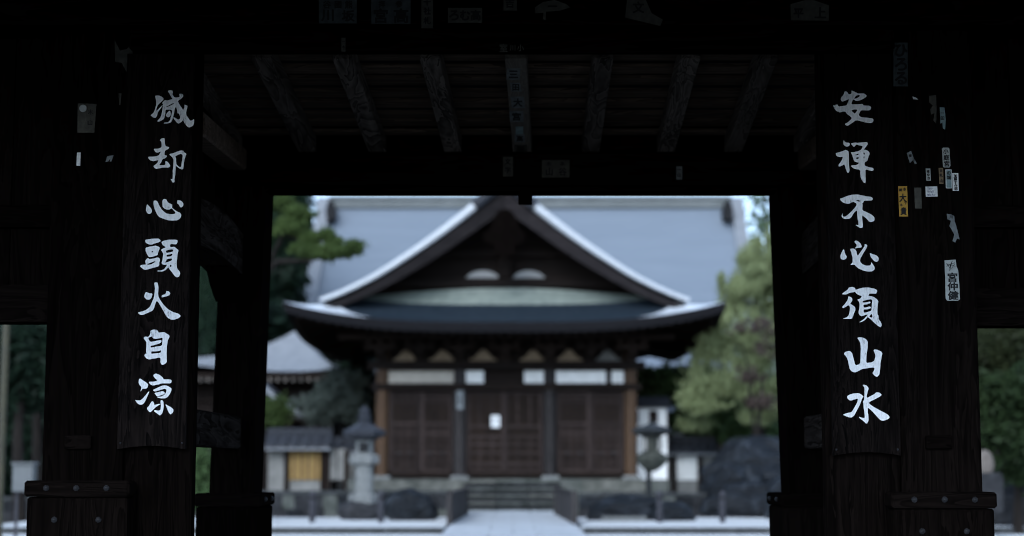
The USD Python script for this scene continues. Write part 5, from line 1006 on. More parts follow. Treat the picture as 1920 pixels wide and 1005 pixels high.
SMALL = {"谷":[["-50,-8 -50,-4 -33,3 -17,14 -7,25 -3,33 1,33 6,29 9,27 8,22 20,11 30,4 50,-5 50,-8 43,-17 40,-18 32,-15 32,-48 29,-50 20,-50 17,-45 -17,-45 -20,-50 -30,-50 -32,-48 -32,-14 -43,-18","-17,-15 -17,-32 17,-32 17,-15","-1,11 -12,-2 12,-1"],["5,39 5,44 7,45 14,50 17,49 39,31 45,25 46,21 39,15 34,14 23,26"],["-46,21 -46,24 -43,27 -33,34 -18,49 -6,44 -6,40 -9,37 -34,14 -40,15"]],"川":[["35,48 36,50 48,50 50,48 50,-47 48,-49 35,-48"],["-2,43 1,46 11,46 13,44 13,-38 11,-40 2,-40 -2,-38"],["-50,-42 -40,-25 -36,-11 -35,47 -33,50 -23,50 -20,48 -20,-8 -24,-27 -30,-41 -37,-50 -41,-50"]],"國":[["-47,48 -46,50 46,50 47,48 47,-48 46,-50 35,-50 32,-45 -32,-45 -35,-50 -46,-50 -47,-48","19,-14 23,-17 25,-9 29,-9 32,-11 32,16 30,15 28,4","29,35 31,33 32,33 32,36","13,16 13,8 14,8 17,15","10,-25 5,-31 13,-30","0,-8 3,-8 1,-2 0,-2","-32,35 -33,28 -3,30 -4,36","-12,-24 -33,-27 -33,-30 -11,-30","-17,4 -17,1 -13,1 -13,3","-33,-13 -22,-13 -29,-11 -31,-9 -30,16 -33,15"]],"熊":[["-48,-46 -48,-42 -38,-29 -38,-27 -42,-25 -42,17 -45,19 -48,29 -39,36 -31,48 -27,50 -18,47 -17,43 -11,44 1,32 3,48 14,48 15,47 16,38 32,44 37,43 41,39 42,34 36,30 47,26 44,13 38,9 42,5 43,1 41,-1 35,-4 16,-9 15,-13 34,-14 34,-7 37,-5 46,-7 48,-9 47,-19 42,-25 36,-27 46,-39 48,-45 38,-50 34,-49 30,-41 22,-32 22,-27 15,-27 20,-46 12,-49 7,-48 1,-32 2,-27 7,-25 2,-19 3,15 1,19 -1,18 -1,-19 -5,-24 -8,-26 -5,-35 -5,-48 -10,-49 -16,-49 -18,-48 -19,-26 -23,-26 -25,-35 -35,-49 -39,-50","16,22 33,21 35,31 17,26 15,25","15,5 18,5 26,8 16,9","-28,-24 -24,-25 -27,-19 -26,-13 -29,-13"]],"坂":[["-50,-23 -48,-18 -37,-14 -37,12 -47,13 -48,24 -45,27 -37,27 -37,47 -35,49 -24,49 -23,47 -22,27 -14,26 -13,39 -12,41 16,43 35,48 40,48 44,44 47,38 42,35 1,28 1,21 39,21 44,18 44,12 39,-5 29,-22 36,-30 50,-38 50,-41 43,-48 39,-48 33,-45 19,-34 7,-43 -3,-48 -7,-48 -10,-44 -14,-49 -17,-49 -26,-42 -18,-27 -18,-22 -20,-22 -43,-33 -47,-31","12,5 18,-9 21,-10 25,-2 27,7 12,7","-2,-19 -5,-33 0,-31 10,-23 1,-5 -1,-8","-23,-7 -14,-5 -14,12 -22,12"]],"拝":[["-50,-8 -47,-4 -34,0 -34,14 -47,15 -48,17 -48,26 -47,29 -34,29 -34,46 -32,49 -23,50 -20,48 -19,29 -11,29 -12,31 -13,41 -11,43 46,43 47,41 47,31 46,30 24,29 25,25 44,24 44,12 25,11 24,8 43,7 45,5 45,-5 43,-6 25,-6 24,-11 48,-12 50,-14 50,-25 25,-26 24,-48 22,-50 11,-49 10,-26 -17,-25 -17,-14 -15,-12 9,-12 9,-6 -8,-6 -20,-11 -21,-45 -24,-48 -29,-50 -42,-50 -46,-38 -44,-36 -34,-36 -34,-16 -46,-18","-20,4 -8,7 9,7 10,11 -8,11 -11,15 -19,15","-10,29 -8,25 10,25 9,30"]],"参":[["-50,-14 -48,-9 -40,-6 -29,3 -47,4 -49,7 -48,17 -35,18 -38,30 -25,37 -9,50 -2,48 3,44 3,42 -5,33 8,33 5,38 5,42 10,46 15,47 30,36 42,25 42,21 39,18 46,17 48,16 48,6 46,4 28,4 37,-4 49,-9 50,-13 42,-22 23,-12 18,-18 5,-25 -8,-30 -24,-33 -30,-26 -28,-21 -21,-20 -25,-14 -28,-14 -39,-22 -43,-22","2,21 0,18 28,18 25,22","-7,-14 -5,-15 3,-12 12,-6 17,-7 18,-6 13,-3 9,-7","-12,-1 -8,-1 -1,4 -8,4","-28,19 -17,18 -16,19"],["-36,-42 -35,-37 -14,-34 4,-29 17,-23 25,-17 35,-22 35,-26 24,-35 -1,-45 -30,-50"]],"宮":[["-46,38 -44,40 -10,40 -11,47 -4,50 1,50 8,40 43,40 46,37 46,13 43,11 32,11 32,25 30,26 -31,26 -32,11 -44,11 -46,12"],["-37,-47 -37,-11 -11,-10 -12,-8 -28,-8 -30,-6 -30,22 -28,24 28,24 28,-8 6,-8 5,-10 36,-11 37,-12 37,-49 26,-50 22,-46 -23,-46 -25,-50 -36,-50","-22,-24 -23,-32 23,-32 23,-24","-15,11 -15,5 15,5 14,11"]],"高":[["-47,28 -47,37 -45,39 -8,39 -9,47 0,50 5,49 8,39 45,39 47,37 47,28 45,26 33,25 33,1 42,1 45,-3 45,-39 43,-45 38,-48 23,-49 17,-39 -11,-39 -11,-42 -14,-44 -22,-44 -25,-42 -25,-13 -29,-13 -30,-48 -32,-50 -42,-49 -43,0 -31,1 -31,25 -45,26","25,-13 25,-36 30,-37 30,-13","-18,13 18,13 19,14 -17,14","-11,-23 -11,-27 11,-26 11,-23"]],"る":[["-47,-14 -46,-8 1,31 1,33 -31,32 -31,48 27,50 34,42 34,38 8,16 23,14 33,10 44,-2 47,-13 46,-24 41,-35 33,-42 17,-49 -4,-50 -18,-45 -25,-38 -26,-27 -24,-19 -19,-14 -9,-11 0,-11 11,-14 19,-22 21,-29 23,-29 28,-23 29,-12 26,-6 19,-1 1,1 -10,-2 -22,-10 -35,-22 -39,-22","-9,-31 -1,-35 5,-33 0,-26 -3,-25 -9,-26"]],"む":[["15,27 15,32 24,39 38,29 47,20 50,14 43,6 37,5"],["-50,23 -50,33 -47,35 -28,34 -28,48 -27,50 -12,49 -11,35 7,38 9,36 9,24 7,22 -12,19 -12,7 -9,0 -9,-10 -16,-26 -16,-31 -11,-34 8,-34 18,-32 23,-26 22,-10 24,-8 28,-8 39,-12 39,-33 35,-41 25,-47 8,-50 -12,-50 -25,-46 -30,-40 -31,-32 -40,-29 -45,-24 -49,-14 -49,-6 -46,3 -38,12 -28,15 -28,18 -48,20","-34,-8 -31,-16 -26,-13 -25,-1 -26,0 -29,0 -32,-3"]],"鳶":[["-50,-45 -50,-42 -41,-35 -38,-28 -35,-26 -35,21 -33,24 -16,25 -16,26 -46,26 -48,28 -48,37 -47,38 -7,39 -8,47 -5,50 5,49 9,40 10,40 10,44 13,47 21,50 34,44 36,40 46,40 47,38 47,30 45,28 50,25 47,12 40,7 27,7 28,-8 47,-8 49,-11 48,-19 42,-20 40,-39 35,-48 32,-50 16,-50 15,-49 12,-39 8,-35 10,-42 7,-45 -2,-47 -9,-31 -11,-31 -9,-38 -10,-47 -20,-48 -22,-44 -25,-33 -32,-45 -38,-50 -43,-50","21,26 33,21 36,21 37,23 37,28 24,28","22,-32 24,-35 26,-36 27,-31"]],"上":[["-50,-35 -48,-34 -11,-33 -10,47 2,48 4,46 5,16 42,15 43,3 41,1 4,1 4,-33 48,-34 50,-35 50,-47 48,-48 -48,-48 -50,-47"]],"小":[["17,18 17,22 22,24 30,24 48,-11 50,-19 50,-24 48,-25 41,-29 36,-28 28,-4"],["-27,-38 -24,-34 -7,-34 -7,47 -5,48 5,48 7,47 6,-43 2,-47 -4,-48 -22,-48"],["-50,-21 -50,-18 -46,-13 -39,0 -33,23 -30,25 -20,24 -19,22 -20,10 -32,-19 -38,-27 -42,-27"]],"庭":[["-49,-45 -43,-15 -42,38 -40,39 -4,39 -5,47 6,50 12,39 46,39 48,38 48,28 46,26 39,26 43,21 43,17 29,12 29,5 42,5 44,2 43,-8 29,-9 29,-17 44,-18 47,-20 46,-30 -1,-32 10,-35 48,-35 49,-39 46,-48 9,-48 -6,-45 -14,-40 -26,-50 -30,-50 -35,-45 -38,-50 -42,-50","-4,25 1,21 5,21 25,25","-2,14 -7,4 0,3 2,5 14,5 14,9 2,9","-2,-18 14,-18 14,-9 1,-8","-6,-29 -3,-31 -4,-24 -5,-25","-17,-9 -17,-13 -15,-14 -14,-9","-28,12 -29,2 -27,1 -19,11","-33,-36 -30,-37 -24,-30 -28,-19 -30,-22"]],"加":[["7,-47 7,37 9,39 46,39 49,36 48,-47 36,-47 34,-41 21,-41 21,-47 19,-48 9,-48","21,-26 34,-26 34,25 21,24"],["-49,-42 -42,-32 -36,-17 -32,12 -32,18 -45,19 -46,29 -44,32 -32,32 -32,47 -30,50 -19,50 -17,48 -17,32 3,32 6,30 5,-17 2,-39 -1,-45 -6,-47 -22,-48 -24,-47 -27,-38 -29,-37 -38,-50 -42,-49","-27,-33 -13,-34 -11,-33 -10,-18 -9,18 -17,18 -18,16 -20,-10"]],"藤":[["-50,-44 -43,-21 -42,26 -24,27 -25,29 -46,29 -47,31 -47,42 -25,43 -24,47 -22,50 -11,49 -9,43 9,43 11,49 21,50 23,48 24,43 44,42 47,41 47,31 46,29 32,29 39,25 39,21 37,17 45,16 45,6 17,4 47,3 48,2 48,-7 47,-8 39,-9 48,-13 50,-18 44,-25 36,-23 33,-27 43,-34 43,-38 39,-43 34,-44 22,-37 21,-45 14,-49 3,-49 -1,-42 -6,-44 -10,-44 -12,-42 -14,-47 -21,-49 -31,-49 -34,-42 -39,-50 -43,-50","23,29 21,18 28,29","22,-20 23,-21 26,-16 23,-11","2,28 5,22 7,21 8,29","4,-14 8,-19 8,-12","-12,4 0,3 1,4 -11,5","-11,-26 -11,-32 -3,-28 -6,-23","-10,29 -9,26 -4,29","-12,17 -7,17 -10,24 -12,23","-31,-22 -33,-37 -25,-36 -25,-22","-30,-9 -25,-9 -25,-4 -30,-4","-30,10 -25,9 -25,14 -30,14"]],"す":[["-49,21 -48,35 -1,36 -1,47 1,50 14,50 16,48 16,35 49,35 49,22 46,20 16,21 16,7 20,-6 17,-24 13,-31 5,-40 -14,-50 -20,-50 -28,-42 -28,-37 -12,-32 -6,-27 -13,-25 -22,-19 -26,-12 -27,-2 -23,8 -17,15 -8,18 -1,18 -1,21 -47,19","-10,-6 -6,-12 0,-11 2,-8 2,1 -2,4 -7,3 -10,-1"]],"み":[["-50,-23 -50,-12 -45,0 -31,10 -14,14 -7,29 -7,31 -32,30 -34,31 -33,45 9,46 15,42 15,38 8,26 3,16 3,12 23,7 23,21 25,23 37,22 39,19 38,-1 50,-9 48,-16 44,-23 33,-18 25,-31 18,-38 6,-46 -1,-45 -8,-37 -6,-34 6,-28 14,-20 19,-11 19,-9 16,-7 -4,-1 -16,-28 -27,-36 -38,-36 -44,-33","-35,-18 -34,-21 -30,-20 -23,-7 -22,-2 -33,-10"]],"弟":[["-47,-36 -30,-29 -18,-20 -18,-19 -39,-19 -41,-17 -35,12 -33,14 -6,15 -7,21 -41,22 -41,32 -39,34 -25,35 -30,43 -29,47 -18,49 -9,34 11,34 18,49 22,50 31,47 32,43 28,34 40,34 42,32 42,3 41,1 9,1 8,-5 45,-6 47,-8 45,-27 41,-40 34,-44 16,-44 14,-42 12,-35 13,-31 29,-31 31,-25 30,-19 8,-19 8,-47 6,-50 -4,-50 -6,-48 -6,-30 -22,-41 -37,-47 -42,-46 -46,-41","9,21 9,14 27,15 27,21","-22,1 -24,-6 -7,-6 -6,-1 -7,1"]],"の":[["-50,-13 -50,5 -44,20 -31,35 -12,45 8,47 24,43 33,37 42,29 48,16 50,-6 43,-25 33,-36 15,-45 2,-47 -6,-34 -3,-31 7,-30 18,-26 25,-20 31,-11 33,6 31,13 27,20 16,29 10,29 7,10 0,-12 -8,-27 -16,-35 -23,-38 -30,-38 -40,-33 -46,-25","-33,-10 -29,-19 -25,-20 -21,-16 -11,8 -8,29 -17,26 -28,15 -34,2"]],"城":[["-50,-27 -49,-23 -38,-19 -38,11 -48,13 -49,22 -46,25 -38,25 -38,47 -36,48 -25,47 -24,25 -17,25 -17,32 -15,34 13,34 13,48 15,50 25,50 27,48 32,49 45,37 48,32 47,21 29,21 27,19 28,5 29,3 34,16 45,15 46,13 41,-7 33,-22 36,-33 38,-19 43,-18 50,-23 48,-41 43,-47 38,-49 32,-48 25,-42 22,-37 13,-47 5,-49 -1,-43 -1,-39 6,-33 -7,-32 -16,-49 -21,-50 -28,-44 -28,-40 -24,-35 -21,-28 -41,-36 -46,-36","15,-23 18,-21 17,-13 15,-16","-3,20 -3,14 14,15 12,21","-4,0 -4,-20 1,-20 2,1","-25,-13 -23,-13 -17,-10 -18,12 -25,10"]],"総":[["-50,14 -49,17 -43,23 -28,50 -20,47 -18,45 -18,41 -22,33 -17,34 -9,28 -3,35 4,48 14,46 16,41 13,35 17,35 24,31 25,33 20,40 20,45 26,48 31,48 41,31 50,23 50,20 44,13 40,13 35,19 33,18 42,5 45,0 45,-5 38,-9 34,-9 30,-2 20,-4 28,-10 31,-15 38,-15 46,-28 49,-40 42,-45 35,-43 32,-48 28,-50 9,-50 3,-45 1,-38 -5,-46 -14,-43 -15,-39 -19,-38 -21,-44 -31,-45 -32,-43 -34,-33 -38,-48 -43,-48 -49,-45 -50,-41 -45,-21 -49,-6 -38,6 -47,5","25,31 23,22 30,23","16,-17 15,-37 24,-37 24,-29 29,-25 27,-22 21,-22","14,10 22,10 23,11 18,16","-13,16 -17,11 -15,11 -12,8 -6,-14 1,-15 2,-13 7,-12 3,-5 -6,-5 -8,2 -8,5 -2,11 3,19 -4,12 -7,12","-11,-18 -11,-23 -9,-24 -8,-17"]],"本":[["-50,-27 -50,-22 -41,-17 -33,-8 -20,12 -20,14 -45,14 -47,16 -47,27 -45,28 -8,28 -8,47 -5,50 4,50 7,47 7,28 46,27 46,16 45,14 18,14 31,-7 50,-23 50,-25 42,-33 37,-32 31,-28 28,-31 8,-31 6,-48 4,-50 -5,-50 -8,-47 -8,-31 -30,-31 -32,-28 -39,-33 -43,-33","7,-16 20,-16 8,2 7,1","-10,1 -21,-17 -8,-16 -8,2"]],"大":[["-50,-42 -48,-37 -36,-31 -24,-20 -16,-8 -11,5 -46,6 -48,9 -47,20 -9,21 -8,47 -6,49 4,50 8,47 7,21 46,21 48,19 48,8 46,6 12,6 17,-8 26,-21 36,-31 50,-38 50,-42 43,-50 38,-50 32,-47 19,-37 13,-29 0,-9 -12,-30 -22,-40 -33,-47 -38,-50 -42,-50"]],"貴":[["-48,10 -48,20 -35,21 -35,42 -33,44 -8,44 -5,50 5,50 7,44 34,44 35,42 35,21 46,21 48,18 47,9 36,8 36,-33 35,-35 47,-40 47,-45 35,-50 22,-44 6,-40 4,-35 -5,-35 -6,-38 -15,-42 -37,-50 -41,-50 -48,-43 -48,-39 -35,-35 -35,8 -46,8"]],"仲":[["-49,5 -48,10 -34,29 -24,50 -16,49 -12,47 -17,29 7,30 8,47 9,49 20,49 22,47 22,30 45,30 49,28 49,-21 47,-22 37,-22 35,-21 34,-16 22,-17 22,-47 18,-50 8,-49 7,-17 -5,-16 -5,-21 -8,-23 -16,-23 -18,-21 -18,25 -20,26 -22,21 -22,-48 -25,-50 -32,-50 -35,-48 -35,-1 -42,-5","22,-2 34,-3 34,15 22,15","-5,-1 -4,-3 7,-3 7,15 -5,15"]],"健":[["-50,5 -50,9 -44,16 -37,29 -32,47 -29,50 -20,47 -18,42 -2,43 1,41 13,42 15,49 25,49 26,47 27,42 42,41 43,28 50,26 50,16 48,15 43,14 43,4 42,1 26,0 44,-1 45,-11 43,-13 48,-16 48,-24 47,-26 27,-27 26,-35 50,-37 47,-48 12,-48 2,-46 -10,-39 -21,-50 -37,-50 -39,-47 -39,-4 -45,-5","-2,-27 8,-33 13,-34 13,-27","4,1 4,0 13,0 12,1","-4,16 -6,12 1,12 3,14","-18,-2 -16,-4 -12,-10 -11,-1 -18,0","-25,23 -26,10 -25,10 -19,17 -14,29 -23,29","-26,-34 -24,-35 -22,-32 -20,-28 -25,-16","-25,0 -26,-4 -23,-5 -22,-2"]],"ひ":[["-50,33 -50,40 -48,42 -28,43 -7,48 -4,48 -1,45 1,34 -8,30 -16,21 -28,-3 -29,-18 -27,-24 -19,-30 -5,-31 0,-29 11,-18 16,1 15,26 11,38 11,44 13,46 19,48 25,48 27,46 33,21 39,11 50,0 50,-5 44,-14 39,-14 30,-4 28,-18 22,-31 10,-43 -5,-48 -18,-48 -28,-45 -35,-40 -41,-34 -44,-25 -45,-16 -42,6 -31,27 -47,25"]],"ろ":[["-47,-14 -46,-9 3,31 -11,33 -29,31 -32,33 -31,48 28,50 34,44 36,37 11,17 23,15 35,10 40,6 47,-4 47,-25 44,-32 37,-39 27,-45 8,-50 -17,-50 -20,-48 -23,-38 -22,-33 10,-33 23,-28 28,-23 30,-18 30,-11 25,-4 19,-1 3,0 -7,-2 -21,-11 -34,-24 -39,-23"]],"峯":[["-50,-5 -48,-1 -39,0 -46,8 -45,12 -32,17 -20,23 -21,24 -40,24 -42,26 -42,45 -40,47 -29,47 -28,46 -27,37 -8,37 -7,48 -6,50 5,50 7,48 7,37 27,37 28,46 29,47 40,47 42,46 41,24 27,24 32,19 32,16 19,6 31,3 48,1 50,-1 50,-4 46,-11 36,-12 36,-17 33,-19 33,-29 47,-30 47,-39 45,-41 7,-41 5,-50 -6,-50 -7,-48 -8,-41 -45,-41 -47,-38 -47,-31 -45,-29 -34,-29 -33,-19 -36,-17 -37,-13 -45,-13","-33,2 -30,2 -18,5 -23,7"]],"ゆ":[["-45,-12 -45,12 -42,39 -38,42 -29,41 -26,39 -29,24 -27,18 -16,28 -2,33 -4,44 -4,49 9,50 12,47 14,35 21,34 33,29 40,21 45,12 45,-7 37,-21 26,-29 7,-32 3,-40 -9,-50 -13,-49 -21,-43 -21,-39 -13,-34 -9,-28 -21,-18 -24,-12 -24,-8 -17,0 -14,0 -8,-10 -4,-13 -2,-13 0,-2 0,19 -13,12 -23,1 -28,-10 -27,-29 -29,-30 -41,-30","13,-15 17,-16 23,-13 28,-7 30,1 28,12 25,16 18,20 14,19 15,-3"]],"千":[["-49,-1 -49,8 -47,11 -8,12 -8,28 -39,25 -42,27 -43,33 -42,38 10,45 28,50 31,50 38,43 38,37 7,30 7,11 47,11 49,8 49,-2 47,-3 7,-4 7,-48 4,-50 -5,-50 -8,-48 -8,-4 -47,-3"]],"社":[["-50,-10 -49,-7 -37,2 -24,17 -25,19 -46,19 -47,22 -47,32 -30,33 -37,42 -35,47 -28,50 -23,47 -14,33 -10,32 -5,28 -7,18 12,18 13,48 14,50 25,50 27,48 27,19 45,18 48,15 47,5 27,4 27,-31 48,-32 50,-33 50,-44 48,-46 -12,-46 -14,-44 -14,-33 -12,-32 13,-31 12,4 -7,4 -9,6 -10,14 -16,5 -3,-8 -3,-11 -9,-18 -13,-18 -17,-14 -18,-14 -18,-47 -20,-49 -29,-50 -32,-47 -33,-14 -40,-19 -44,-20"]],"札":[["-50,-23 -50,-19 -40,-6 -32,12 -46,14 -47,16 -47,25 -46,27 -28,28 -27,49 -15,48 -14,28 1,28 2,47 5,49 12,49 15,47 16,-33 35,-33 38,-15 42,-15 50,-20 48,-37 42,-45 38,-47 12,-47 7,-45 2,-38 1,-9 -7,-15 -15,-7 -16,-49 -28,-48 -29,-14 -42,-32 -46,-30","-12,12 -3,2 1,-1 1,13"]],"三":[["-50,-31 -48,-29 48,-29 50,-31 50,-42 48,-44 -48,-44 -50,-42"],["-44,31 -44,42 -42,44 42,44 44,42 44,30 42,29 -42,29"],["-37,-3 -37,5 -35,8 34,8 36,7 36,-5 34,-7 -35,-7"]],"吉":[["-47,24 -46,36 -8,36 -7,48 -6,50 7,49 7,37 8,36 46,36 47,34 47,24 45,23 7,22 7,14 40,14 42,12 42,2 39,0 -38,0 -41,3 -41,12 -39,14 -8,14 -8,22 -45,23"],["-36,-47 -35,-5 36,-5 37,-47 34,-50 24,-50 22,-48 21,-45 -20,-45 -23,-50 -33,-50","-21,-31 21,-32 22,-18 -20,-18"]],"室":[["-49,-38 -47,-36 -8,-36 -8,-30 -38,-29 -39,-28 -39,-18 -38,-16 -8,-16 -8,-11 -28,-13 -35,-12 -38,-5 -37,0 -29,3 -23,9 -35,10 -38,15 -47,16 -47,39 -9,40 -10,46 -1,50 4,48 8,40 47,39 47,16 38,15 36,10 26,9 40,-5 40,-9 32,-15 39,-17 39,-29 8,-30 8,-36 47,-36 49,-38 49,-49 -47,-50 -49,-48","-33,24 33,24 33,25 32,26 -33,26","9,-10 8,-16 30,-15 23,-8","-9,3 5,3 9,5 7,10 -2,10"]],"木":[["-50,-30 -49,-26 -37,-19 -25,-6 -14,9 -14,11 -44,11 -46,12 -46,23 -44,25 -7,25 -7,47 -5,49 5,50 7,48 8,25 45,25 47,23 47,12 45,11 14,10 26,-7 35,-16 50,-26 50,-31 43,-38 39,-38 30,-31 17,-18 9,-7 8,-46 5,-50 -5,-50 -7,-47 -7,-7 -19,-22 -37,-37 -40,-39 -43,-38"]],"子":[["-50,-5 -50,6 -48,8 -7,8 -7,21 9,31 9,32 -37,32 -40,35 -40,45 -38,47 34,48 41,43 41,38 28,26 10,15 8,13 8,9 48,8 50,6 50,-5 48,-6 8,-7 8,-39 3,-46 -3,-48 -23,-48 -28,-37 -27,-33 -7,-33 -7,-7 -48,-6"]],"山":[["-44,28 -40,30 -32,30 -29,29 -29,-27 -8,-28 -8,48 -6,50 6,50 8,47 8,-27 28,-28 29,29 32,30 43,29 44,-48 42,-50 31,-50 29,-48 28,-42 -42,-42 -44,-41"]],"田":[["-48,48 -46,50 47,49 48,-47 46,-49 35,-50 32,-48 32,-43 -32,-43 -33,-48 -36,-50 -45,-50 -48,-48","7,-27 32,-27 32,-4 7,-4","7,13 32,12 32,34 7,34","-32,-27 -9,-27 -9,-4 -32,-4","-32,13 -9,12 -9,34 -32,34"]],"一":[["-50,-5 -50,5 -48,8 48,8 50,6 50,-6 48,-8 -47,-8"]],"文":[["-50,-40 -48,-36 -32,-31 -19,-24 -11,-18 -22,-4 -32,17 -47,17 -48,19 -48,30 -47,31 -6,31 -6,34 -11,42 -11,46 -6,49 2,50 11,31 47,31 48,30 48,19 47,17 32,17 24,0 12,-18 30,-30 49,-36 50,-40 44,-49 40,-50 28,-45 13,-38 0,-29 -13,-38 -39,-50 -44,-50","-16,15 -5,-3 0,-7 10,4 16,16 -15,17"]],"字":[["-47,-17 -47,-8 -45,-5 -8,-5 -7,-1 2,5 1,7 -28,7 -30,8 -29,20 24,21 31,17 30,25 -31,25 -32,13 -33,12 -43,12 -45,13 -45,37 -43,39 -10,39 -10,47 2,50 9,39 43,39 45,37 45,13 43,12 31,12 12,-4 44,-5 47,-8 47,-16 43,-19 8,-19 7,-39 7,-43 3,-47 -7,-50 -19,-50 -24,-42 -25,-38 -23,-36 -8,-36 -8,-19 -43,-19"]],"屋":[["-50,-42 -41,-14 -38,47 40,48 43,47 43,19 40,18 47,15 47,6 45,4 34,4 46,-8 46,-11 41,-15 42,-26 16,-27 14,-32 48,-32 50,-35 49,-44 -32,-45 -34,-43 -37,-47 -40,-48","14,-14 31,-14 31,-14 29,-11 15,-11","-25,32 28,31 29,34 -24,35","1,2 13,1 14,2 12,4 3,4","-27,-19 -30,-32 -1,-32 0,-28 -25,-27","-25,0 -22,-1 -18,4 -24,4"]],"平":[["-50,-9 -50,1 -48,3 -28,4 -33,20 -37,28 -36,33 -42,34 -44,35 -44,47 -42,48 42,48 44,47 44,35 42,34 37,33 38,28 26,4 48,3 50,2 50,-9 48,-11 7,-11 6,-47 -4,-48 -8,-46 -8,-11 -48,-11","7,4 13,4 12,9 19,22 22,34 7,33","-23,33 -14,11 -14,6 -15,4 -8,4 -8,33"]],"き":[["-42,6 -42,12 -40,15 2,14 -1,22 -29,22 -38,22 -39,24 -39,36 -38,38 -6,36 -7,47 -2,50 8,50 12,38 33,42 35,39 36,29 31,26 16,23 16,20 18,16 39,20 42,11 41,5 25,1 34,-12 34,-16 28,-24 -1,-21 -1,-9 2,-7 11,-7 8,-1 -39,0"],["-39,-33 -39,-19 -37,-13 -34,-8 -28,-7 -19,-10 -19,-15 -23,-21 -23,-28 -19,-32 -8,-35 9,-35 26,-33 28,-35 28,-44 26,-49 21,-50 -17,-50 -29,-45 -36,-39"]]}

NAMES = {'L': ['seven', 'six', 'five', 'four', 'three', 'two', 'one']}
def plaque(key, x0, x1, zbot, label):
    t = thing('poem_plaque', label, 'plaque', ((x0 + x1) / 2, 9.0, zbot))
    out = [(x0, zbot - .012)] + [(x0 + (x1 - x0) * f, zbot + .018 * math.sin(math.pi * f) - .012) for f in np.linspace(.04, .96, 12)] + [(x1, zbot - .012), (x1, 3.343), (x0, 3.343)]
    obj('board', prism(out, 8.985, 9.028), 'plaque_wood', t)
    for s, xx in ((-1, x0 + .02), (1, x1 - .02)):
        obj('nail', trimesh.creation.icosphere(subdivisions=1, radius=.006).apply_translation((xx + s * .004, 8.984, zbot + .02)), 'rivet_iron', t)
    for i in range(7):
        ms = []
        for poly in BIG[f'{key}{i}']:
            lp = dec(poly)
            P = Polygon(lp[0], lp[1:]).buffer(0)
            for g in getattr(P, 'geoms', [P]):
                ms.append(flatmesh(g, lambda a, b: np.array([a / 1000, 8.9845, b / 1000]), 0.0, 0.0016, (0, -1, 0)))
        obj('character', ms, 'white_paint', t)
plaque('L', -2.068, -1.712, at(290, 838, 8.985)[2], 'left dark wooden poem plaque with seven brushed white characters')
plaque('R', 1.682, 2.036, at(1620, 850, 8.985)[2], 'right dark wooden poem plaque with seven brushed white characters')

# ------------------------------------------------------------------ votive paper slips
def glyph(ch, cx, cy, w, h=None, rot=0.0):
    h = h or w
    out = []
    ca, sa = math.cos(rot), math.sin(rot)
    for poly in SMALL[ch]:
        lp = dec(poly)
        f = lambda l: [(cx + (x * w / 100) * ca + (y * h / 100) * sa, cy + (x * w / 100) * sa - (y * h / 100) * ca) for x, y in l]
        P = Polygon(f(lp[0]), [f(q) for q in lp[1:]]).buffer(0)
        out += [g for g in getattr(P, 'geoms', [P]) if g.area > 0.2]
    return out
def slip(label, corners, plane, paper, glyphs=(), ink='ink', extra=(), name='paper_slip', cat='paper slip'):
    p0, n = np.asarray(plane[0], float), np.asarray(plane[1], float)
    fn = lambda a, b: hit(a, b, p0, n)
    P = Polygon(corners).buffer(0)
    c = P.centroid
    t = thing(name, label, cat, fn(c.x, c.y))
    if paper:
        obj('paper', flatmesh(P, fn, 0.0006, 0.0022, n), paper, t)
    for g in glyphs:
        ms = [flatmesh(q, fn, 0.0023, 0.0034, n) for q in glyph(*g)]
        if ms:
            obj('character', ms, ink, t)
    for e in extra:
        obj('mark', flatmesh(Polygon(e).buffer(0), fn, 0.0023, 0.0032, n), ink, t)
    return t
def rect(x0, y0, x1, y1, dx=0):
    return [(x0, y0), (x1, y0), (x1 + dx, y1), (x0 + dx, y1)]
FP = ((0, 9.0, 0), (0, -1, 0))        # front of the main posts
BM = ((0, 8.86, 0), (0, -1, 0))       # front of the main beam
LN = ((0, 8.90, 0), (0, -1, 0))       # front of the lintel
RB = ((0, 11.02, 0), (0, -1, 0))      # front of the rear beam
tilt = math.atan2(.235, 1.5)
RF = ((0, 9.5, 3.43), (0, -math.sin(tilt), -math.cos(tilt)))   # underside of the rafters
# right post
slip('large faded slip with three round characters at the top of the right post', rect(1675, 80, 1702, 162), FP, 'paper_slate', [('ひ', 1689, 95, 24), ('ろ', 1689, 121, 24), ('る', 1689, 147, 24)])
slip('tiny white scrap below the large faded slip', [(1711, 181), (1717, 183), (1722, 187), (1712, 186)], FP, 'paper_white')
slip('long torn grey scrap below the tiny white scrap', [(1742, 180), (1755, 178), (1756, 205), (1755, 232), (1750, 226), (1752, 212), (1746, 215), (1744, 205), (1749, 198), (1742, 192)], FP, 'paper_dim')
slip('teal slip torn off at its lower end on the right post', [(1762, 201), (1771, 202), (1773, 225), (1772, 243), (1768, 241), (1767, 230), (1763, 232)], FP, 'paper_teal', [('一', 1767, 212, 7), ('田', 1767, 222, 7)])
slip('crumpled white scrap with a dark mark on the right post', [(1700, 287), (1708, 283), (1712, 294), (1716, 303), (1712, 300), (1706, 306)], FP, 'paper_faded', [], 'ink', [[(1704, 290), (1709, 289), (1709, 294), (1705, 295)]])
slip('ragged small scrap right of the crumpled scrap', [(1712, 296), (1716, 301), (1719, 307), (1715, 308), (1713, 303)], FP, 'paper_faded')
slip('rounded white slip with three heavy characters, topmost of the cluster', [(1766, 279), (1768, 277), (1778, 277), (1780, 279), (1782, 311), (1780, 314), (1770, 314), (1768, 312)], FP, 'paper_grey', [('小', 1773.3, 284, 10), ('庭', 1774.3, 295.5, 11), ('宮', 1775, 307, 11)])
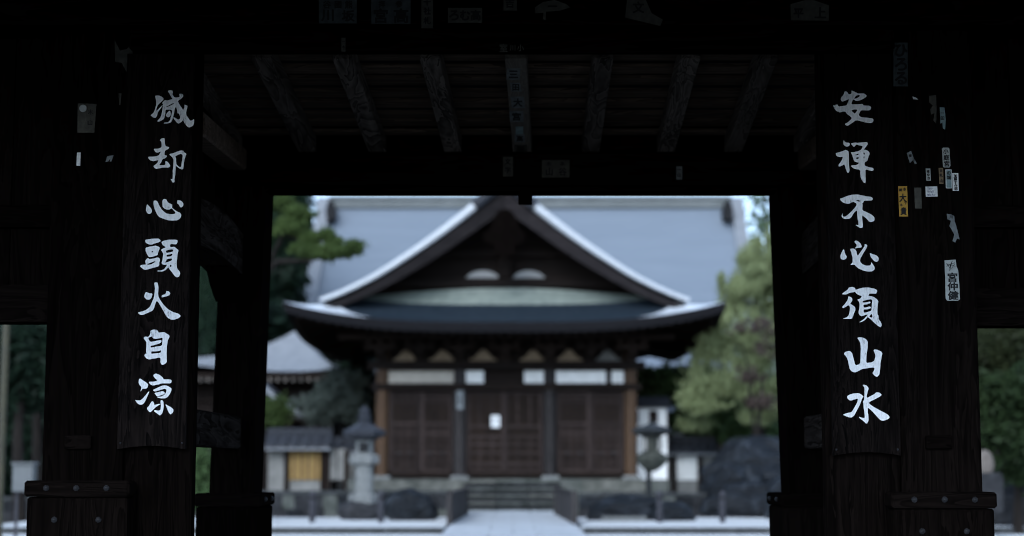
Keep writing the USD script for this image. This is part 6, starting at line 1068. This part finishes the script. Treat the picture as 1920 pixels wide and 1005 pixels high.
slip('short white slip with three small characters left of the cluster', rect(1735.5, 316, 1744, 339, 1.5), FP, 'paper_grey', [('峯', 1740.2, 321.5, 6), ('ゆ', 1740.6, 328, 6), ('き', 1741, 334.5, 6)])
slip('brown slip with dark characters beside the short white slip', rect(1760, 315, 1768, 345, 1), FP, 'paper_brown', [('吉', 1764.2, 320, 6), ('札', 1764.5, 329, 7), ('山', 1765, 339, 7)])
slip('pale grey bordered slip in the middle of the cluster', rect(1772.5, 318, 1784, 353, 1), FP, 'paper_white', [], 'ink', [])
slip('grey printed slip pasted inside the pale bordered slip', rect(1774, 319, 1783, 352, 1), ((0, 8.997, 0), (0, -1, 0)), 'paper_teal', [('の', 1778.6, 324.5, 7), ('城', 1779, 333, 8)])
slip('white slip with a column of five characters, rightmost of the cluster', rect(1785, 324.5, 1796.5, 358, 1.5), FP, 'paper_white', [('加', 1791, 330, 6.5), ('藤', 1791.2, 336, 6.5), ('す', 1791.5, 342, 6), ('み', 1791.8, 347.5, 6), ('弟', 1792, 353.5, 7)])
slip('yellow slip with bold black characters on the right post', rect(1684, 349, 1700.5, 406, 2), FP, 'paper_yellow', [('総', 1688.5, 356, 6), ('本', 1696, 355, 6.5), ('大', 1692.7, 371, 14, 16), ('木', 1689.5, 384.5, 6), ('子', 1698, 380.5, 6), ('貴', 1694, 396, 12, 15)])
slip('dim brown slip right of the yellow slip', rect(1714, 352, 1727, 391, 1.5), FP, 'paper_dim')
nt = slip('square white note with three handwritten blue lines', [(1735, 350), (1757, 349.5), (1758, 368.5), (1736, 369)], FP, 'paper_white')
for txt, yy_ in (('Taro-', 355.5), ('Ro is B', 361.5), ('Mila Yu-', 367.3)):
    tm = meshkit.text_mesh(txt, 4.2, 1.0)
    v = tm.vertices.copy()
    tm.vertices = np.array([hit(1738.5 + a * .66, yy_ - b, FP[0], np.array(FP[1], float)) + np.array([0, -1, 0]) * (.0023 + .001 * c_) for a, b, c_ in v])
    obj('writing', tm, 'ink_blue', nt)
slip('long ragged white scrap below the cluster', [(1775, 401), (1783, 402), (1789, 405), (1790, 415), (1793, 424), (1797, 440), (1799, 449), (1794, 447), (1791, 455), (1786, 452), (1789, 440), (1784, 430), (1780, 424), (1783, 414), (1776, 411)], FP, 'paper_faded', [('川', 1783, 407, 6)])
slip('long white slip with three bold characters and a sketch, lowest on the right post', [(1771, 488), (1792, 487), (1793, 499), (1796, 505), (1797, 512), (1800, 561), (1796, 564), (1776, 564), (1773, 560)], FP, 'paper_grey',
     [('宮', 1785.5, 520, 20, 18), ('仲', 1786, 537, 20, 16), ('健', 1787, 554, 20, 17)], 'ink',
     [[(1785, 489), (1786, 489), (1783, 498), (1781, 508), (1780, 508), (1781, 497)], [(1774, 494), (1791, 499), (1791, 499.8), (1774, 495)], [(1774, 499), (1790, 492), (1790, 492.8), (1775, 500)], [(1775, 494), (1782, 504), (1781.4, 504.4), (1774.4, 494.6)], [(1791, 494), (1784, 504), (1783.4, 503.6), (1790.4, 493.6)]])
# left post
slip('brown square slip on the left post behind the disc', [(146, 194), (181, 195), (177, 249), (145, 249)], FP, 'paper_dim', [('木', 170, 210, 10), ('山', 169, 230, 10)])
dc = at(156, 203.5, 9.0)
single('round_disc', lathe([(.020, 0), (.020, .003), (.018, .004), (0, .004)], (0, 0, 0), 24).apply_transform(trimesh.transformations.rotation_matrix(math.pi / 2, (1, 0, 0))).apply_translation((dc[0], 8.997, dc[2])), 'paper_grey', 'small round pale disc pinned over the brown slip', 'disc', smooth=30)
slip('narrow white slip low on the left post', rect(144.5, 286, 151.5, 311, -1), FP, 'paper_white')
slip('small torn white scrap right of the narrow white slip', [(201, 293), (213, 291), (209, 303), (206, 303), (207, 297), (203, 303), (198, 304)], FP, 'paper_faded')
slip('thin grey scrap near the left plaque', [(222, 175), (228, 175), (226, 197), (224, 197)], FP, 'paper_dim')
slip('faded torn slip at the top of the left post', [(215, 75), (225, 95), (238, 92), (249, 80), (249, 132), (240, 140), (228, 118), (216, 116)], FP, 'paper_dim')
# front beam
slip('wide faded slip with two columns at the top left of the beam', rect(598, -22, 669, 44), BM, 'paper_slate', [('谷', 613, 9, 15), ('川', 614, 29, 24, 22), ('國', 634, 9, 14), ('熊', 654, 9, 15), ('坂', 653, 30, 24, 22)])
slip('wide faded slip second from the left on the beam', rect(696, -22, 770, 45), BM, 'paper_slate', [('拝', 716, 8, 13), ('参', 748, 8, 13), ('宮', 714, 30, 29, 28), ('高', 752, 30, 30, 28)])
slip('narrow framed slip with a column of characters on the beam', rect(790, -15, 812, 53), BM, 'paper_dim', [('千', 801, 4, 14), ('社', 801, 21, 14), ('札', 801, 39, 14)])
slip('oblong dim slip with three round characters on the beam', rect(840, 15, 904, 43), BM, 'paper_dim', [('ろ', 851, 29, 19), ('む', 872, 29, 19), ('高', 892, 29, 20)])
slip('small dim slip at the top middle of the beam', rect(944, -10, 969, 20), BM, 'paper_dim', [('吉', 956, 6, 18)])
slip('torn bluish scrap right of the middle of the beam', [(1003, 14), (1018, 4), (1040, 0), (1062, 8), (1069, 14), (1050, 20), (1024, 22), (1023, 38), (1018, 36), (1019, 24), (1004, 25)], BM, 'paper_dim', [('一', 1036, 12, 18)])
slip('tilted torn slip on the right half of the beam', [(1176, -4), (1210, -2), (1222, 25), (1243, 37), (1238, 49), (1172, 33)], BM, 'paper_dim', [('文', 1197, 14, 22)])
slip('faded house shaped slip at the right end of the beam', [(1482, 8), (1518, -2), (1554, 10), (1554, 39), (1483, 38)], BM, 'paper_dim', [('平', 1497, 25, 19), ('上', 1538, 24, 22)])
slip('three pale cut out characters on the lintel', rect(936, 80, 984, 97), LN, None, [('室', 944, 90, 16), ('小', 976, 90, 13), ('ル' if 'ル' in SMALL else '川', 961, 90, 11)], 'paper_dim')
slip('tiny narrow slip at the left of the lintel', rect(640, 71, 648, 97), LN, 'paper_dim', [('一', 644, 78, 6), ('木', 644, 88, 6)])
# middle rafter
for i, (x0, y0, x1, y1, dx, m, g, lab) in enumerate((
        (951, 128, 976, 149, -2, 'paper_faded', '三', 'topmost paper slip on the pale middle rafter'), (956, 155, 975, 171, 3, 'paper_faded', '田', 'slanting slip second from the front on the middle rafter'),
        (957, 181, 982, 202, 3, 'paper_faded', '大', 'fan printed slip third from the front on the middle rafter'), (955, 208, 981, 228, 1, 'paper_faded', '宮', 'square slip fourth from the front on the middle rafter'),
        (967, 237, 981, 251, 0, 'paper_teal', None, 'small teal scrap on the middle rafter'), (965, 252, 984, 266, 0, 'paper_faded', '高', 'small slip behind the teal scrap on the middle rafter'),
        (964, 271, 988, 288, 0, 'paper_dim', '屋', 'dim slip second from the rear on the middle rafter'), (963, 292, 990, 312, 0, 'paper_dim', '山', 'rearmost dim slip on the middle rafter'))):
    slip(lab, rect(x0, y0, x1, y1, dx), RF, m, [(g, (x0 + x1 + dx) / 2, (y0 + y1) / 2, (x1 - x0) * .7, (y1 - y0) * .75)] if g else [])
# rear beam
slip('dim slip with two columns on the rear beam right of the rafter', rect(1016, 300, 1068, 333), RB, 'paper_dim', [('木', 1029, 307, 9), ('本', 1054, 307, 9), ('山', 1030, 322, 15), ('谷', 1055, 322, 15)])
slip('dim narrow slip on the rear beam left of the rafter', rect(943, 294, 962, 331), RB, 'paper_dim', [('文', 952, 303, 12), ('字', 952, 319, 12)])
slip('tiny vertical slip at the right of the rear beam', rect(1268, 312, 1279, 337), RB, 'paper_faded', [('一', 1273, 318, 8), ('山', 1273, 328, 8)])
